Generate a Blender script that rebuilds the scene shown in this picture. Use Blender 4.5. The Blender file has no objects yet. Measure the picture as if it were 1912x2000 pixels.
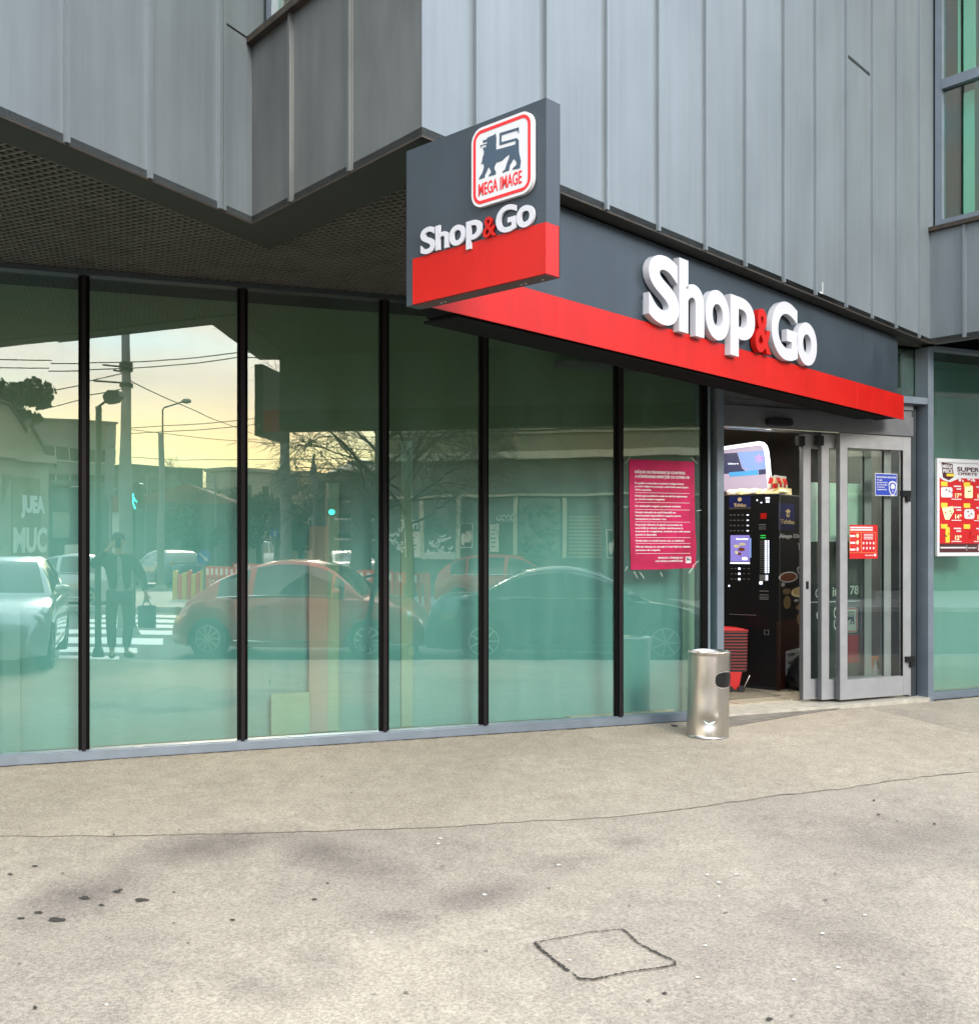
import bpy, bmesh, math, random
from mathutils import Vector, Matrix
from mathutils.geometry import tessellate_polygon
R = math.radians
random.seed(7)
scn = bpy.context.scene
COL = scn.collection
# ------------------------------------------------------------------ camera
CAM_H = 1.49
cam_data = bpy.data.cameras.new("camera")
cam = bpy.data.objects.new("camera", cam_data); COL.objects.link(cam)
cam.location = (0, 0, CAM_H); cam.rotation_euler = (R(90), 0, 0)
cam_data.sensor_fit = 'HORIZONTAL'; cam_data.sensor_width = 36.0
cam_data.lens = 36.0 * 2000 / 1912
cam_data.shift_x = 0.0; cam_data.shift_y = (1061 - 1000) / 1912
cam_data.clip_start = 0.05; cam_data.clip_end = 3000
scn.camera = cam
# ------------------------------------------------------------------ sky, sun, exposure
SUN_EL, SUN_AZ = 24, 152           # azimuth measured clockwise from +Y
world = bpy.data.worlds.new("World"); scn.world = world; world.use_nodes = True
nt = world.node_tree; nt.nodes.clear()
def wn(t): return nt.nodes.new(t)
out = wn('ShaderNodeOutputWorld'); bg = wn('ShaderNodeBackground'); nt.links.new(bg.outputs[0], out.inputs[0])
sky = wn('ShaderNodeTexSky'); sky.sky_type = 'NISHITA'; sky.sun_disc = False
sky.sun_elevation = R(SUN_EL); sky.sun_rotation = R(SUN_AZ); sky.air_density = 1.5; sky.dust_density = 3
tc = wn('ShaderNodeTexCoord'); sep = wn('ShaderNodeSeparateXYZ'); nt.links.new(tc.outputs['Generated'], sep.inputs[0])
ramp = wn('ShaderNodeValToRGB'); nt.links.new(sep.outputs['Z'], ramp.inputs[0])
els = ramp.color_ramp.elements
els[0].position = 0.0; els[0].color = (9.5, 7.4, 4.4, 1)
els[1].position = 1.0; els[1].color = (7.6, 8.4, 9.6, 1)
for p, c in ((0.05, (9.8, 8.2, 5.0, 1)), (0.085, (10.0, 8.2, 4.6, 1)), (0.115, (8.2, 7.6, 6.0, 1)), (0.15, (5.9, 6.7, 7.4, 1)), (0.24, (5.4, 6.7, 8.4, 1)), (0.5, (7.8, 8.6, 9.6, 1))):
    e = els.new(p); e.color = c
nz = wn('ShaderNodeTexNoise'); nz.inputs['Scale'].default_value = 3.0; nz.inputs['Detail'].default_value = 6
mp = wn('ShaderNodeMapping'); mp.inputs['Scale'].default_value = (1, 1, 7); nt.links.new(tc.outputs['Generated'], mp.inputs[0]); nt.links.new(mp.outputs[0], nz.inputs['Vector'])
cr = wn('ShaderNodeMapRange'); cr.inputs[1].default_value = 0.3; cr.inputs[2].default_value = 0.7; cr.inputs[3].default_value = 0.82; cr.inputs[4].default_value = 1.14
nt.links.new(nz.outputs['Fac'], cr.inputs[0])
mul = wn('ShaderNodeMix'); mul.data_type = 'RGBA'; mul.blend_type = 'MULTIPLY'; mul.inputs[0].default_value = 1
nt.links.new(ramp.outputs[0], mul.inputs[6]); nt.links.new(cr.outputs[0], mul.inputs[7])
mx = wn('ShaderNodeMix'); mx.data_type = 'RGBA'; mx.inputs[0].default_value = 0.92
nt.links.new(sky.outputs[0], mx.inputs[6]); nt.links.new(mul.outputs[2], mx.inputs[7])
nt.links.new(mx.outputs[2], bg.inputs[0]); bg.inputs[1].default_value = 0.15
sun_d = bpy.data.lights.new("sun", 'SUN'); sun_d.energy = 1.5; sun_d.angle = R(18); sun_d.color = (1, 0.93, 0.82)
sun = bpy.data.objects.new("sun", sun_d); COL.objects.link(sun); sun.location = (10, -20, 30)
sd = Vector((math.sin(R(SUN_AZ)) * math.cos(R(SUN_EL)), math.cos(R(SUN_AZ)) * math.cos(R(SUN_EL)), math.sin(R(SUN_EL))))
sun.rotation_euler = (-sd).to_track_quat('-Z', 'Y').to_euler()
scn.view_settings.view_transform = 'Standard'; scn.view_settings.look = 'None'
scn.view_settings.gamma = 1; scn.view_settings.exposure = 1.6
try:
    scn.cycles.max_bounces = 10; scn.cycles.transparent_max_bounces = 12; scn.cycles.glossy_bounces = 5
    scn.cycles.sample_clamp_indirect = 6; scn.cycles.use_denoising = True
except Exception: pass

# ------------------------------------------------------------------ materials
M = {}
def mat(name, base, rough=0.6, metal=0.0, var=0.0, scale=4.0, bump=0.0, bscale=None, col2=None, spec=0.5, coat=0, emit=None, estr=0, stretch=None, detail=6):
    m = bpy.data.materials.new(name); m.use_nodes = True; t = m.node_tree; b = t.nodes['Principled BSDF']
    b.inputs['Base Color'].default_value = (*base, 1); b.inputs['Roughness'].default_value = rough; b.inputs['Metallic'].default_value = metal
    b.inputs['Specular IOR Level'].default_value = spec; b.inputs['Coat Weight'].default_value = coat
    if emit: b.inputs['Emission Color'].default_value = (*emit, 1); b.inputs['Emission Strength'].default_value = estr
    if var or bump:
        c = t.nodes.new('ShaderNodeTexCoord'); mpn = t.nodes.new('ShaderNodeMapping'); t.links.new(c.outputs['Object'], mpn.inputs[0])
        if stretch: mpn.inputs['Scale'].default_value = stretch
        if var:
            n = t.nodes.new('ShaderNodeTexNoise'); n.inputs['Scale'].default_value = scale; n.inputs['Detail'].default_value = detail; n.inputs['Roughness'].default_value = 0.62
            t.links.new(mpn.outputs[0], n.inputs['Vector'])
            r = t.nodes.new('ShaderNodeValToRGB'); t.links.new(n.outputs['Fac'], r.inputs[0])
            c2 = col2 if col2 else tuple(x * (1 - var) for x in base); c1 = base if col2 else tuple(min(1, x * (1 + var)) for x in base)
            r.color_ramp.elements[0].position = 0.32; r.color_ramp.elements[0].color = (*c2, 1)
            r.color_ramp.elements[1].position = 0.66; r.color_ramp.elements[1].color = (*c1, 1)
            t.links.new(r.outputs[0], b.inputs['Base Color'])
            rr = t.nodes.new('ShaderNodeMapRange'); rr.inputs[3].default_value = max(0.02, rough - 0.08); rr.inputs[4].default_value = min(1, rough + 0.1)
            t.links.new(n.outputs['Fac'], rr.inputs[0]); t.links.new(rr.outputs[0], b.inputs['Roughness'])
        if bump:
            n2 = t.nodes.new('ShaderNodeTexNoise'); n2.inputs['Scale'].default_value = bscale or scale * 3; n2.inputs['Detail'].default_value = 5
            t.links.new(mpn.outputs[0], n2.inputs['Vector'])
            bp = t.nodes.new('ShaderNodeBump'); bp.inputs['Strength'].default_value = bump; bp.inputs['Distance'].default_value = 0.02
            t.links.new(n2.outputs['Fac'], bp.inputs['Height']); t.links.new(bp.outputs[0], b.inputs['Normal'])
    M[name] = m; return m
mat('zinc', (0.158, 0.182, 0.198), 0.46, 0.35, 0.10, 1.6, 0.10, 3.0, stretch=(1, 1, 0.5))
mat('zinc_shaded', (0.122, 0.130, 0.130), 0.45, 0.5, 0.2, 3.0, 0.08, 4.0, stretch=(1, 1, 0.4))  # same cladding on the second facet, its shade put into the base colour
mat('rust_edge', (0.028, 0.026, 0.023), 0.6, 0.3, 0.5, 14.0, col2=(0.06, 0.042, 0.028))
mat('soffit_band', (0.016, 0.017, 0.014), 0.6, 0.2, 0.25, 3.0)
mat('mesh_metal', (0.10, 0.097, 0.084), 0.5, 0.5, 0.15, 5.0)
mat('plenum', (0.004, 0.004, 0.004), 0.9)
mat('frame_grey', (0.155, 0.185, 0.22), 0.4, 0.35, 0.08, 6.0)
mat('frame_dark', (0.035, 0.042, 0.048), 0.45, 0.3, 0.1, 6.0)
mat('mullion_cap', (0.010, 0.008, 0.009), 0.75, 0.0, 0.2, 9.0, spec=0.15)
mat('gasket', (0.003, 0.003, 0.003), 0.8, spec=0.08)
mat('sign_grey', (0.027, 0.038, 0.050), 0.45, 0.1, 0.14, 2.0, 0.03, 6)
mat('sign_red', (0.385, 0.0065, 0.004), 0.42, 0, 0.09, 1.5, spec=0.3)
mat('letter_white', (0.42, 0.42, 0.45), 0.35, 0, 0.02, 3.0)
mat('white', (0.48, 0.48, 0.49), 0.45)
mat('logo_navy', (0.030, 0.055, 0.085), 0.5)
mat('logo_red', (0.55, 0.012, 0.015), 0.5)
mat('door_alu', (0.36, 0.36, 0.37), 0.38, 0.5, 0.06, 8.0)
mat('door_alu_dark', (0.15, 0.155, 0.165), 0.42, 0.45, 0.08, 8.0)
mat('black', (0.006, 0.006, 0.007), 0.35, 0, 0, spec=0.4)
mat('black_rubber', (0.012, 0.012, 0.012), 0.8)
mat('steel', (0.50, 0.47, 0.435), 0.31, 1.0, 0.12, 7.0, 0.12, 9.0, stretch=(1, 1, 0.35))
mat('chrome', (0.75, 0.75, 0.75), 0.08, 1.0)
mat('stone', (0.14, 0.125, 0.105), 0.6, 0, 0.5, 7.0, 0.2, 30, stretch=(1, 4, 1))
mat('stone_light', (0.36, 0.33, 0.27), 0.6, 0, 0.2, 10.0, 0.1, 30)
mat('floor_tile', (0.36, 0.31, 0.23), 0.35, 0, 0.15, 6.0)
mat('door_mat', (0.16, 0.14, 0.10), 0.95, 0, 0.35, 60.0, 0.4, 90)
mat('room_dark', (0.10, 0.096, 0.09), 0.7, 0, 0.2, 2.0)
mat('room_brown', (0.085, 0.07, 0.055), 0.7, 0, 0.2, 2.0)
mat('backing_ochre', (0.15, 0.255, 0.18), 0.9, 0, 0.06, 1.2)
mat('backing_rose', (0.20, 0.19, 0.155), 0.9, 0, 0.06, 1.2)
mat('backing_dark', (0.085, 0.20, 0.18), 0.9, 0, 0.1, 1.2)
mat('magenta', (0.42, 0.004, 0.085), 0.45, 0, 0.1, 2.5, col2=(0.20, 0.003, 0.022), spec=0.3)
mat('poster_red', (0.40, 0.008, 0.010), 0.4)
mat('poster_dark', (0.05, 0.008, 0.01), 0.5)
mat('yellow', (0.55, 0.42, 0.03), 0.5)
mat('cream', (0.75, 0.66, 0.36), 0.5)
mat('blue_sticker', (0.018, 0.04, 0.28), 0.4)
mat('navy_panel', (0.006, 0.010, 0.07), 0.4)
mat('decal_grey', (0.055, 0.065, 0.07), 0.5)
mat('mint_panel', (0.50, 0.60, 0.56), 0.5)
mat('coffee', (0.20, 0.055, 0.02), 0.4)
mat('gold', (0.50, 0.36, 0.17), 0.5)
mat('bean', (0.22, 0.14, 0.06), 0.5)
mat('machine_brown', (0.045, 0.012, 0.008), 0.4, 0, 0.3, 5)
mat('machine_red', (0.45, 0.012, 0.012), 0.4)
mat('lit_white', (0.3, 0.3, 0.35), 0.5, emit=(0.82, 0.86, 1.0), estr=0.5)
mat('lit_lilac', (0.16, 0.13, 0.17), 0.5, emit=(0.50, 0.42, 0.55), estr=0.22)
mat('lit_blue', (0.06, 0.10, 0.2), 0.5, emit=(0.28, 0.42, 0.85), estr=0.24)
mat('lit_sky', (0.02, 0.1, 0.2), 0.5, emit=(0.05, 0.38, 0.80), estr=0.26)
mat('lit_navy', (0.01, 0.012, 0.04), 0.4, emit=(0.02, 0.025, 0.14), estr=0.12)
mat('lit_pink', (0.4, 0.1, 0.3), 0.5, emit=(0.45, 0.08, 0.35), estr=0.4)
mat('lit_green', (0.0, 0.1, 0.02), 0.5, emit=(0.02, 0.35, 0.05), estr=0.6)
mat('led', (0.6, 0.6, 0.6), 0.5, emit=(0.7, 0.8, 1.0), estr=0.9)
mat('lit_purple', (0.1, 0.08, 0.2), 0.5, emit=(0.12, 0.10, 0.30), estr=0.6)
mat('glow_teal', (0.0, 0.3, 0.3), 0.5, emit=(0.05, 1.0, 0.85), estr=2.2)
mat('plastic_bag', (0.55, 0.50, 0.42), 0.25, 0, 0.3, 20, 0.5, 40)
mat('black_bag', (0.012, 0.012, 0.013), 0.28, 0, 0, 0, 0.8, 14)
mat('tape', (0.55, 0.62, 0.58), 0.2)
mat('asphalt', (0.075, 0.077, 0.075), 0.85, 0, 0.25, 2.0, 0.3, 80)
mat('kerb', (0.34, 0.33, 0.31), 0.8, 0, 0.15, 6.0)
mat('paint_white', (0.72, 0.72, 0.70), 0.7, 0, 0.12, 5.0)
mat('concrete', (0.22, 0.22, 0.21), 0.85, 0, 0.18, 3.0, 0.15, 20)
mat('dark_metal', (0.03, 0.032, 0.033), 0.5, 0.3)
mat('galv', (0.17, 0.18, 0.18), 0.5, 0.4)
mat('bark', (0.045, 0.038, 0.03), 0.9, 0, 0.3, 8.0, 0.4, 20)
mat('evergreen', (0.045, 0.06, 0.028), 0.8, 0, 0.3, 4.0)
mat('old_plaster', (0.25, 0.22, 0.13), 0.9, 0, 0.3, 1.4, col2=(0.15, 0.135, 0.085), detail=10)
mat('old_plaster_pale', (0.42, 0.40, 0.29), 0.9, 0, 0.15, 4)
mat('plaster_grey', (0.105, 0.115, 0.10), 0.9, 0, 0.25, 1.6, detail=9)
mat('plaster_sand', (0.30, 0.27, 0.20), 0.9, 0, 0.15, 1.5)
mat('plaster_white', (0.50, 0.49, 0.44), 0.9, 0, 0.1, 1.5)
mat('block_wall', (0.17, 0.155, 0.13), 0.9, 0, 0.15, 0.6)
mat('window_dark', (0.012, 0.015, 0.017), 0.15)
mat('roof_tile', (0.20, 0.075, 0.05), 0.85, 0, 0.25, 3)
mat('door_green', (0.13, 0.17, 0.13), 0.8, 0, 0.3, 4)
mat('graffiti', (0.035, 0.05, 0.045), 0.8)
mat('graffiti_light', (0.62, 0.66, 0.62), 0.8)
mat('paper', (0.62, 0.60, 0.52), 0.8)
mat('barrier_red', (0.62, 0.045, 0.02), 0.5)
mat('barrier_yellow', (0.60, 0.42, 0.04), 0.5)
mat('sign_blue', (0.02, 0.06, 0.30), 0.45)
mat('tyre', (0.012, 0.012, 0.012), 0.85)
mat('rim', (0.42, 0.43, 0.43), 0.3, 0.8)
mat('car_glass', (0.010, 0.014, 0.015), 0.03, 0, spec=0.9, coat=1)
mat('car_silver', (0.42, 0.44, 0.46), 0.28, 0.35, coat=1)
mat('car_red', (0.46, 0.035, 0.022), 0.28, 0.2, coat=1)
mat('car_dark', (0.02, 0.03, 0.034), 0.25, 0.3, coat=1)
mat('car_white', (0.70, 0.70, 0.70), 0.3, coat=1)
mat('car_bright_red', (0.42, 0.02, 0.015), 0.3, coat=1)
mat('car_blue', (0.10, 0.12, 0.18), 0.3, 0.3, coat=1)
mat('lamp_glass', (0.62, 0.62, 0.60), 0.08, 0.3, coat=1)
mat('lamp_orange', (0.55, 0.20, 0.08), 0.15, 0.1, coat=1)
mat('skin', (0.45, 0.27, 0.19), 0.55)
mat('jacket', (0.020, 0.024, 0.024), 0.85, 0, 0.2, 10)
mat('shirt', (0.30, 0.33, 0.34), 0.85, 0, 0.2, 14)
mat('jeans', (0.020, 0.026, 0.034), 0.85, 0, 0.2, 12)
mat('hair', (0.03, 0.022, 0.016), 0.7)
mat('tote', (0.10, 0.14, 0.19), 0.8, 0, 0.1, 5)
mat('cable', (0.02, 0.02, 0.02), 0.7)
mat('green_label', (0.10, 0.35, 0.05), 0.5)
mat('orange_label', (0.60, 0.20, 0.06), 0.5)
mat('stain', (0.035, 0.030, 0.025), 0.75)
mat('crack', (0.19, 0.165, 0.135), 0.9)
mat('joint_dark', (0.032, 0.025, 0.020), 0.9)
mat('gum', (0.52, 0.49, 0.44), 0.8)
mat('gum_dark', (0.15, 0.13, 0.11), 0.8)

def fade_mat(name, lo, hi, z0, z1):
    # boards behind the glass: mint below, upper shade painted in as darker colour
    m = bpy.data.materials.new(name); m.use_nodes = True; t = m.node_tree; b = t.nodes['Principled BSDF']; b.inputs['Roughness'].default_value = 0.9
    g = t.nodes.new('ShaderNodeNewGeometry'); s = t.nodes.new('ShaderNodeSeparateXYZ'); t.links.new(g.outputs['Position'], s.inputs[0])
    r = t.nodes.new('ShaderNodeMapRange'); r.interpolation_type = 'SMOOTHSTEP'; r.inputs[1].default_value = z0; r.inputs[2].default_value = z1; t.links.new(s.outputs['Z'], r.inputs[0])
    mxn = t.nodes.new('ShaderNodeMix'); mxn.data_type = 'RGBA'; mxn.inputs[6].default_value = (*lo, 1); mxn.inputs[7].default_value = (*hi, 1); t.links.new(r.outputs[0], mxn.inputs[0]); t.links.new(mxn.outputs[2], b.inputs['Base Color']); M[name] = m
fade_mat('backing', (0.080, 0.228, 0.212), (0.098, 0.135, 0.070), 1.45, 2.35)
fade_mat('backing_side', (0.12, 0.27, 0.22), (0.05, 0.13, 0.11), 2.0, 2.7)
def glass_mat(name, tint, refl, gloss=(1, 1, 1), wave=0.0, dust_haze=0.0):
    m = bpy.data.materials.new(name); m.use_nodes = True; t = m.node_tree; t.nodes.clear()
    o = t.nodes.new('ShaderNodeOutputMaterial'); mi = t.nodes.new('ShaderNodeMixShader'); tr = t.nodes.new('ShaderNodeBsdfTransparent'); g = t.nodes.new('ShaderNodeBsdfGlossy')
    tr.inputs[0].default_value = (*tint, 1); g.inputs['Roughness'].default_value = 0.0; g.inputs['Color'].default_value = (*gloss, 1)
    fr = t.nodes.new('ShaderNodeFresnel'); fr.inputs[0].default_value = 1.5
    a = t.nodes.new('ShaderNodeMath'); a.operation = 'ADD'; a.use_clamp = True; a.inputs[1].default_value = refl; t.links.new(fr.outputs[0], a.inputs[0])
    ge = t.nodes.new('ShaderNodeNewGeometry'); bf = t.nodes.new('ShaderNodeMath'); bf.operation = 'SUBTRACT'; bf.inputs[0].default_value = 1; t.links.new(ge.outputs['Backfacing'], bf.inputs[1])
    mm_ = t.nodes.new('ShaderNodeMath'); mm_.operation = 'MULTIPLY'; t.links.new(a.outputs[0], mm_.inputs[0]); t.links.new(bf.outputs[0], mm_.inputs[1])
    t.links.new(mm_.outputs[0], mi.inputs[0]); t.links.new(tr.outputs[0], mi.inputs[1]); t.links.new(g.outputs[0], mi.inputs[2]); t.links.new(mi.outputs[0], o.inputs[0])
    if wave:
        c = t.nodes.new('ShaderNodeTexCoord'); n = t.nodes.new('ShaderNodeTexNoise'); n.inputs['Scale'].default_value = 1.3; n.inputs['Detail'].default_value = 1
        t.links.new(c.outputs['Object'], n.inputs['Vector']); bp = t.nodes.new('ShaderNodeBump'); bp.inputs['Strength'].default_value = wave; bp.inputs['Distance'].default_value = 0.01
        t.links.new(n.outputs['Fac'], bp.inputs['Height']); t.links.new(bp.outputs[0], g.inputs['Normal'])
        # the coating's faint olive and green bands, as toughened glass shows them
        w = t.nodes.new('ShaderNodeTexNoise'); w.inputs['Scale'].default_value = 1.0; w.inputs['Detail'].default_value = 0.5
        mpn = t.nodes.new('ShaderNodeMapping'); mpn.inputs['Scale'].default_value = (0.5, 0.5, 2.2); t.links.new(c.outputs['Object'], mpn.inputs[0]); t.links.new(mpn.outputs[0], w.inputs['Vector'])
        r = t.nodes.new('ShaderNodeValToRGB'); t.links.new(w.outputs['Fac'], r.inputs[0])
        r.color_ramp.elements[0].position = 0.40; r.color_ramp.elements[0].color = (0.84, 1.0, 0.95, 1)
        r.color_ramp.elements[1].position = 0.60; r.color_ramp.elements[1].color = (1.0, 0.96, 0.82, 1)
        t.links.new(r.outputs[0], g.inputs['Color'])
    if dust_haze:                                             # milky haze painted in as a thin, streaky, mint-tinted dusty film, outer face only
        df = t.nodes.new('ShaderNodeBsdfDiffuse'); df.inputs[0].default_value = (.42, .74, .64, 1); ms2 = t.nodes.new('ShaderNodeMixShader'); c2 = t.nodes.new('ShaderNodeTexCoord'); q2 = t.nodes.new('ShaderNodeMapping'); q2.inputs['Scale'].default_value = (5, 5, .7)
        n3 = t.nodes.new('ShaderNodeTexNoise'); n3.inputs['Scale'].default_value = 1.6; n3.inputs['Detail'].default_value = 7; t.links.new(c2.outputs['Object'], q2.inputs[0]); t.links.new(q2.outputs[0], n3.inputs['Vector'])
        mr = t.nodes.new('ShaderNodeMapRange'); mr.inputs[1].default_value = .3; mr.inputs[2].default_value = .75; mr.inputs[3].default_value = dust_haze * .5; mr.inputs[4].default_value = dust_haze * 1.8; t.links.new(n3.outputs['Fac'], mr.inputs[0])
        f2 = t.nodes.new('ShaderNodeMath'); f2.operation = 'MULTIPLY'; t.links.new(mr.outputs[0], f2.inputs[0]); t.links.new(bf.outputs[0], f2.inputs[1]); t.links.new(f2.outputs[0], ms2.inputs[0]); t.links.new(mi.outputs[0], ms2.inputs[1]); t.links.new(df.outputs[0], ms2.inputs[2]); t.links.new(ms2.outputs[0], o.inputs[0])
    M[name] = m; return m
glass_mat('solar_glass', (0.92, 0.98, 0.96), 0.185, wave=0.08, dust_haze=0.034)
glass_mat('solar_glass_upper', (0.62, 0.88, 0.80), 0.16, wave=0.05)
glass_mat('clear_glass', (0.90, 0.93, 0.91), 0.035)

# rain streaks down the zinc
for nm_ in ('zinc', 'zinc_shaded', 'sign_grey', 'sign_red'):
    t_ = M[nm_].node_tree; b_ = t_.nodes['Principled BSDF']; src = b_.inputs['Base Color'].links[0].from_socket
    c_ = t_.nodes.new('ShaderNodeTexCoord'); q_ = t_.nodes.new('ShaderNodeMapping'); q_.inputs['Scale'].default_value = (14, 14, .5); n_ = t_.nodes.new('ShaderNodeTexNoise'); n_.inputs['Scale'].default_value = 1; n_.inputs['Detail'].default_value = 7; n_.inputs['Roughness'].default_value = .7
    t_.links.new(c_.outputs['Object'], q_.inputs[0]); t_.links.new(q_.outputs[0], n_.inputs['Vector']); r_ = t_.nodes.new('ShaderNodeValToRGB'); t_.links.new(n_.outputs['Fac'], r_.inputs[0])
    k_ = .90 if nm_.startswith('zinc') else .92
    r_.color_ramp.elements[0].position = .3; r_.color_ramp.elements[0].color = (k_, k_, k_ * .99, 1); r_.color_ramp.elements[1].position = .62; r_.color_ramp.elements[1].color = (1.04, 1.04, 1.04, 1)
    x_ = t_.nodes.new('ShaderNodeMix'); x_.data_type = 'RGBA'; x_.blend_type = 'MULTIPLY'; x_.inputs[0].default_value = 1; t_.links.new(src, x_.inputs[6]); t_.links.new(r_.outputs[0], x_.inputs[7]); t_.links.new(x_.outputs[2], b_.inputs['Base Color'])
# pavement: fine aggregate, mottling, a warmer strip next to the building
# worn, greyer smears left by water and tyres: centre x, y, half length, half width, turn, depth of tone
SMEARS = []
def smears(t, col, mulc):
    N = t.nodes.new; Lk = t.links.new; g = N('ShaderNodeNewGeometry')
    n = N('ShaderNodeTexNoise'); n.inputs['Scale'].default_value = 5; n.inputs['Detail'].default_value = 8; n.inputs['Roughness'].default_value = 0.75; Lk(g.outputs['Position'], n.inputs['Vector'])
    acc = None
    for x, y, a, b_, rot, amt in SMEARS:
        m = N('ShaderNodeMapping'); m.vector_type = 'TEXTURE'; m.inputs['Location'].default_value = (x, y, 0); m.inputs['Rotation'].default_value = (0, 0, rot); m.inputs['Scale'].default_value = (a, b_, 50)
        Lk(g.outputs['Position'], m.inputs[0]); gr = N('ShaderNodeTexGradient'); gr.gradient_type = 'SPHERICAL'; Lk(m.outputs[0], gr.inputs[0])
        k = N('ShaderNodeMath'); k.operation = 'MULTIPLY'; Lk(gr.outputs['Fac'], k.inputs[0]); k.inputs[1].default_value = amt
        if acc is None: acc = k
        else: q = N('ShaderNodeMath'); q.operation = 'MAXIMUM'; Lk(acc.outputs[0], q.inputs[0]); Lk(k.outputs[0], q.inputs[1]); acc = q
    w = N('ShaderNodeMath'); w.operation = 'MULTIPLY'; Lk(acc.outputs[0], w.inputs[0]); Lk(n.outputs['Fac'], w.inputs[1])
    r_ = N('ShaderNodeValToRGB'); Lk(w.outputs[0], r_.inputs[0]); r_.color_ramp.elements[0].color = (1, 1, 1, 1); r_.color_ramp.elements[1].position = 0.42; r_.color_ramp.elements[1].color = (0.60, 0.59, 0.62, 1)
    return mulc(col, r_.outputs[0])
def _gp(px, py): k = (px - 956) / 2000; Y = 2000 * 1.52 / (py - 1061); return k * Y, Y
for x0, y0, x1, y1, wd, amt in ((20, 1800, 270, 1690, .20, .9), (250, 1680, 560, 1622, .22, .9), (530, 1625, 790, 1715, .16, .85), (700, 1800, 860, 1755, .20, .7), (820, 1765, 1040, 1710, .16, 1.0), (1000, 1690, 1170, 1670, .12, .6), (1180, 1640, 1270, 1632, .14, .5), (1540, 1760, 1760, 1860, .22, .55), (1640, 1650, 1912, 1600, .35, .5), (430, 1930, 530, 1870, .22, .5), (1700, 1900, 1900, 1960, .3, .5), (560, 1880, 700, 1860, .2, .4)):
    a_, b__ = _gp(x0, y0), _gp(x1, y1); dx, dy = b__[0] - a_[0], b__[1] - a_[1]
    SMEARS.append(((a_[0] + b__[0]) / 2, (a_[1] + b__[1]) / 2, math.hypot(dx, dy) * .72, wd * 1.5, math.atan2(dy, dx), amt))
def ground_mat():
    m = bpy.data.materials.new('pavement_asphalt'); m.use_nodes = True; t = m.node_tree; b = t.nodes['Principled BSDF']
    N = t.nodes.new; Lk = t.links.new
    c = N('ShaderNodeTexCoord')
    def noise(s, d=6, ro=0.6, st=None):
        n = N('ShaderNodeTexNoise'); n.inputs['Scale'].default_value = s; n.inputs['Detail'].default_value = d; n.inputs['Roughness'].default_value = ro
        if st:
            q = N('ShaderNodeMapping'); q.inputs['Scale'].default_value = st; q.inputs['Rotation'].default_value = (0, 0, R(-40)); Lk(c.outputs['Object'], q.inputs[0]); Lk(q.outputs[0], n.inputs['Vector'])
        else: Lk(c.outputs['Object'], n.inputs['Vector'])
        return n
    def rampn(n, p0, c0, p1, c1):
        r = N('ShaderNodeValToRGB'); r.color_ramp.elements[0].position = p0; r.color_ramp.elements[0].color = (*c0, 1)
        r.color_ramp.elements[1].position = p1; r.color_ramp.elements[1].color = (*c1, 1); Lk(n.outputs['Fac'], r.inputs[0]); return r
    def mulc(a, b2, f=1.0):
        x = N('ShaderNodeMix'); x.data_type = 'RGBA'; x.blend_type = 'MULTIPLY'; x.inputs[0].default_value = f; Lk(a, x.inputs[6]); Lk(b2, x.inputs[7]); return x.outputs[2]
    big = rampn(noise(0.75, 5, 0.65, (1, 0.6, 1)), 0.38, (0.352, 0.306, 0.250), 0.62, (0.442, 0.386, 0.308))
    med = rampn(noise(7, 6, 0.7), 0.3, (0.84, 0.83, 0.83), 0.7, (1.08, 1.08, 1.07))
    fine = rampn(noise(62, 4, 0.9), 0.40, (0.68, 0.67, 0.66), 0.58, (1.12, 1.11, 1.10)); grit = rampn(noise(26, 6, 0.95), 0.30, (0.62, 0.60, 0.58), 0.44, (1.04, 1.04, 1.04))
    v = N('ShaderNodeTexVoronoi'); v.inputs['Scale'].default_value = 130; Lk(c.outputs['Object'], v.inputs['Vector'])
    vr = N('ShaderNodeValToRGB'); Lk(v.outputs['Distance'], vr.inputs[0]); vr.color_ramp.elements[0].position = 0.05; vr.color_ramp.elements[0].color = (1.1, 1.1, 1.08, 1); vr.color_ramp.elements[1].position = 0.6; vr.color_ramp.elements[1].color = (0.82, 0.81, 0.8, 1)
    col = mulc(big.outputs[0], med.outputs[0]); col = mulc(col, fine.outputs[0]); col = mulc(col, grit.outputs[0]); col = mulc(col, vr.outputs[0], 0.8)
    col = smears(t, col, mulc)
    Lk(col, b.inputs['Base Color']); b.inputs['Roughness'].default_value = 0.85; b.inputs['Specular IOR Level'].default_value = 0.3
    bp = N('ShaderNodeBump'); bp.inputs['Strength'].default_value = 0.55; bp.inputs['Distance'].default_value = 0.006
    Lk(fine.outputs[0], bp.inputs['Height']); Lk(bp.outputs[0], b.inputs['Normal'])
    M['pavement'] = m
ground_mat()
_m2 = M['pavement'].copy(); M['pavement_strip'] = _m2; _m2.name = 'pavement_strip_asphalt'
for n in _m2.node_tree.nodes:
    if n.type == 'VALTORGB' and abs(n.color_ramp.elements[0].color[0] - 0.352) < 1e-3:
        n.color_ramp.elements[0].color = (0.392, 0.338, 0.268, 1); n.color_ramp.elements[1].color = (0.455, 0.395, 0.312, 1)

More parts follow.
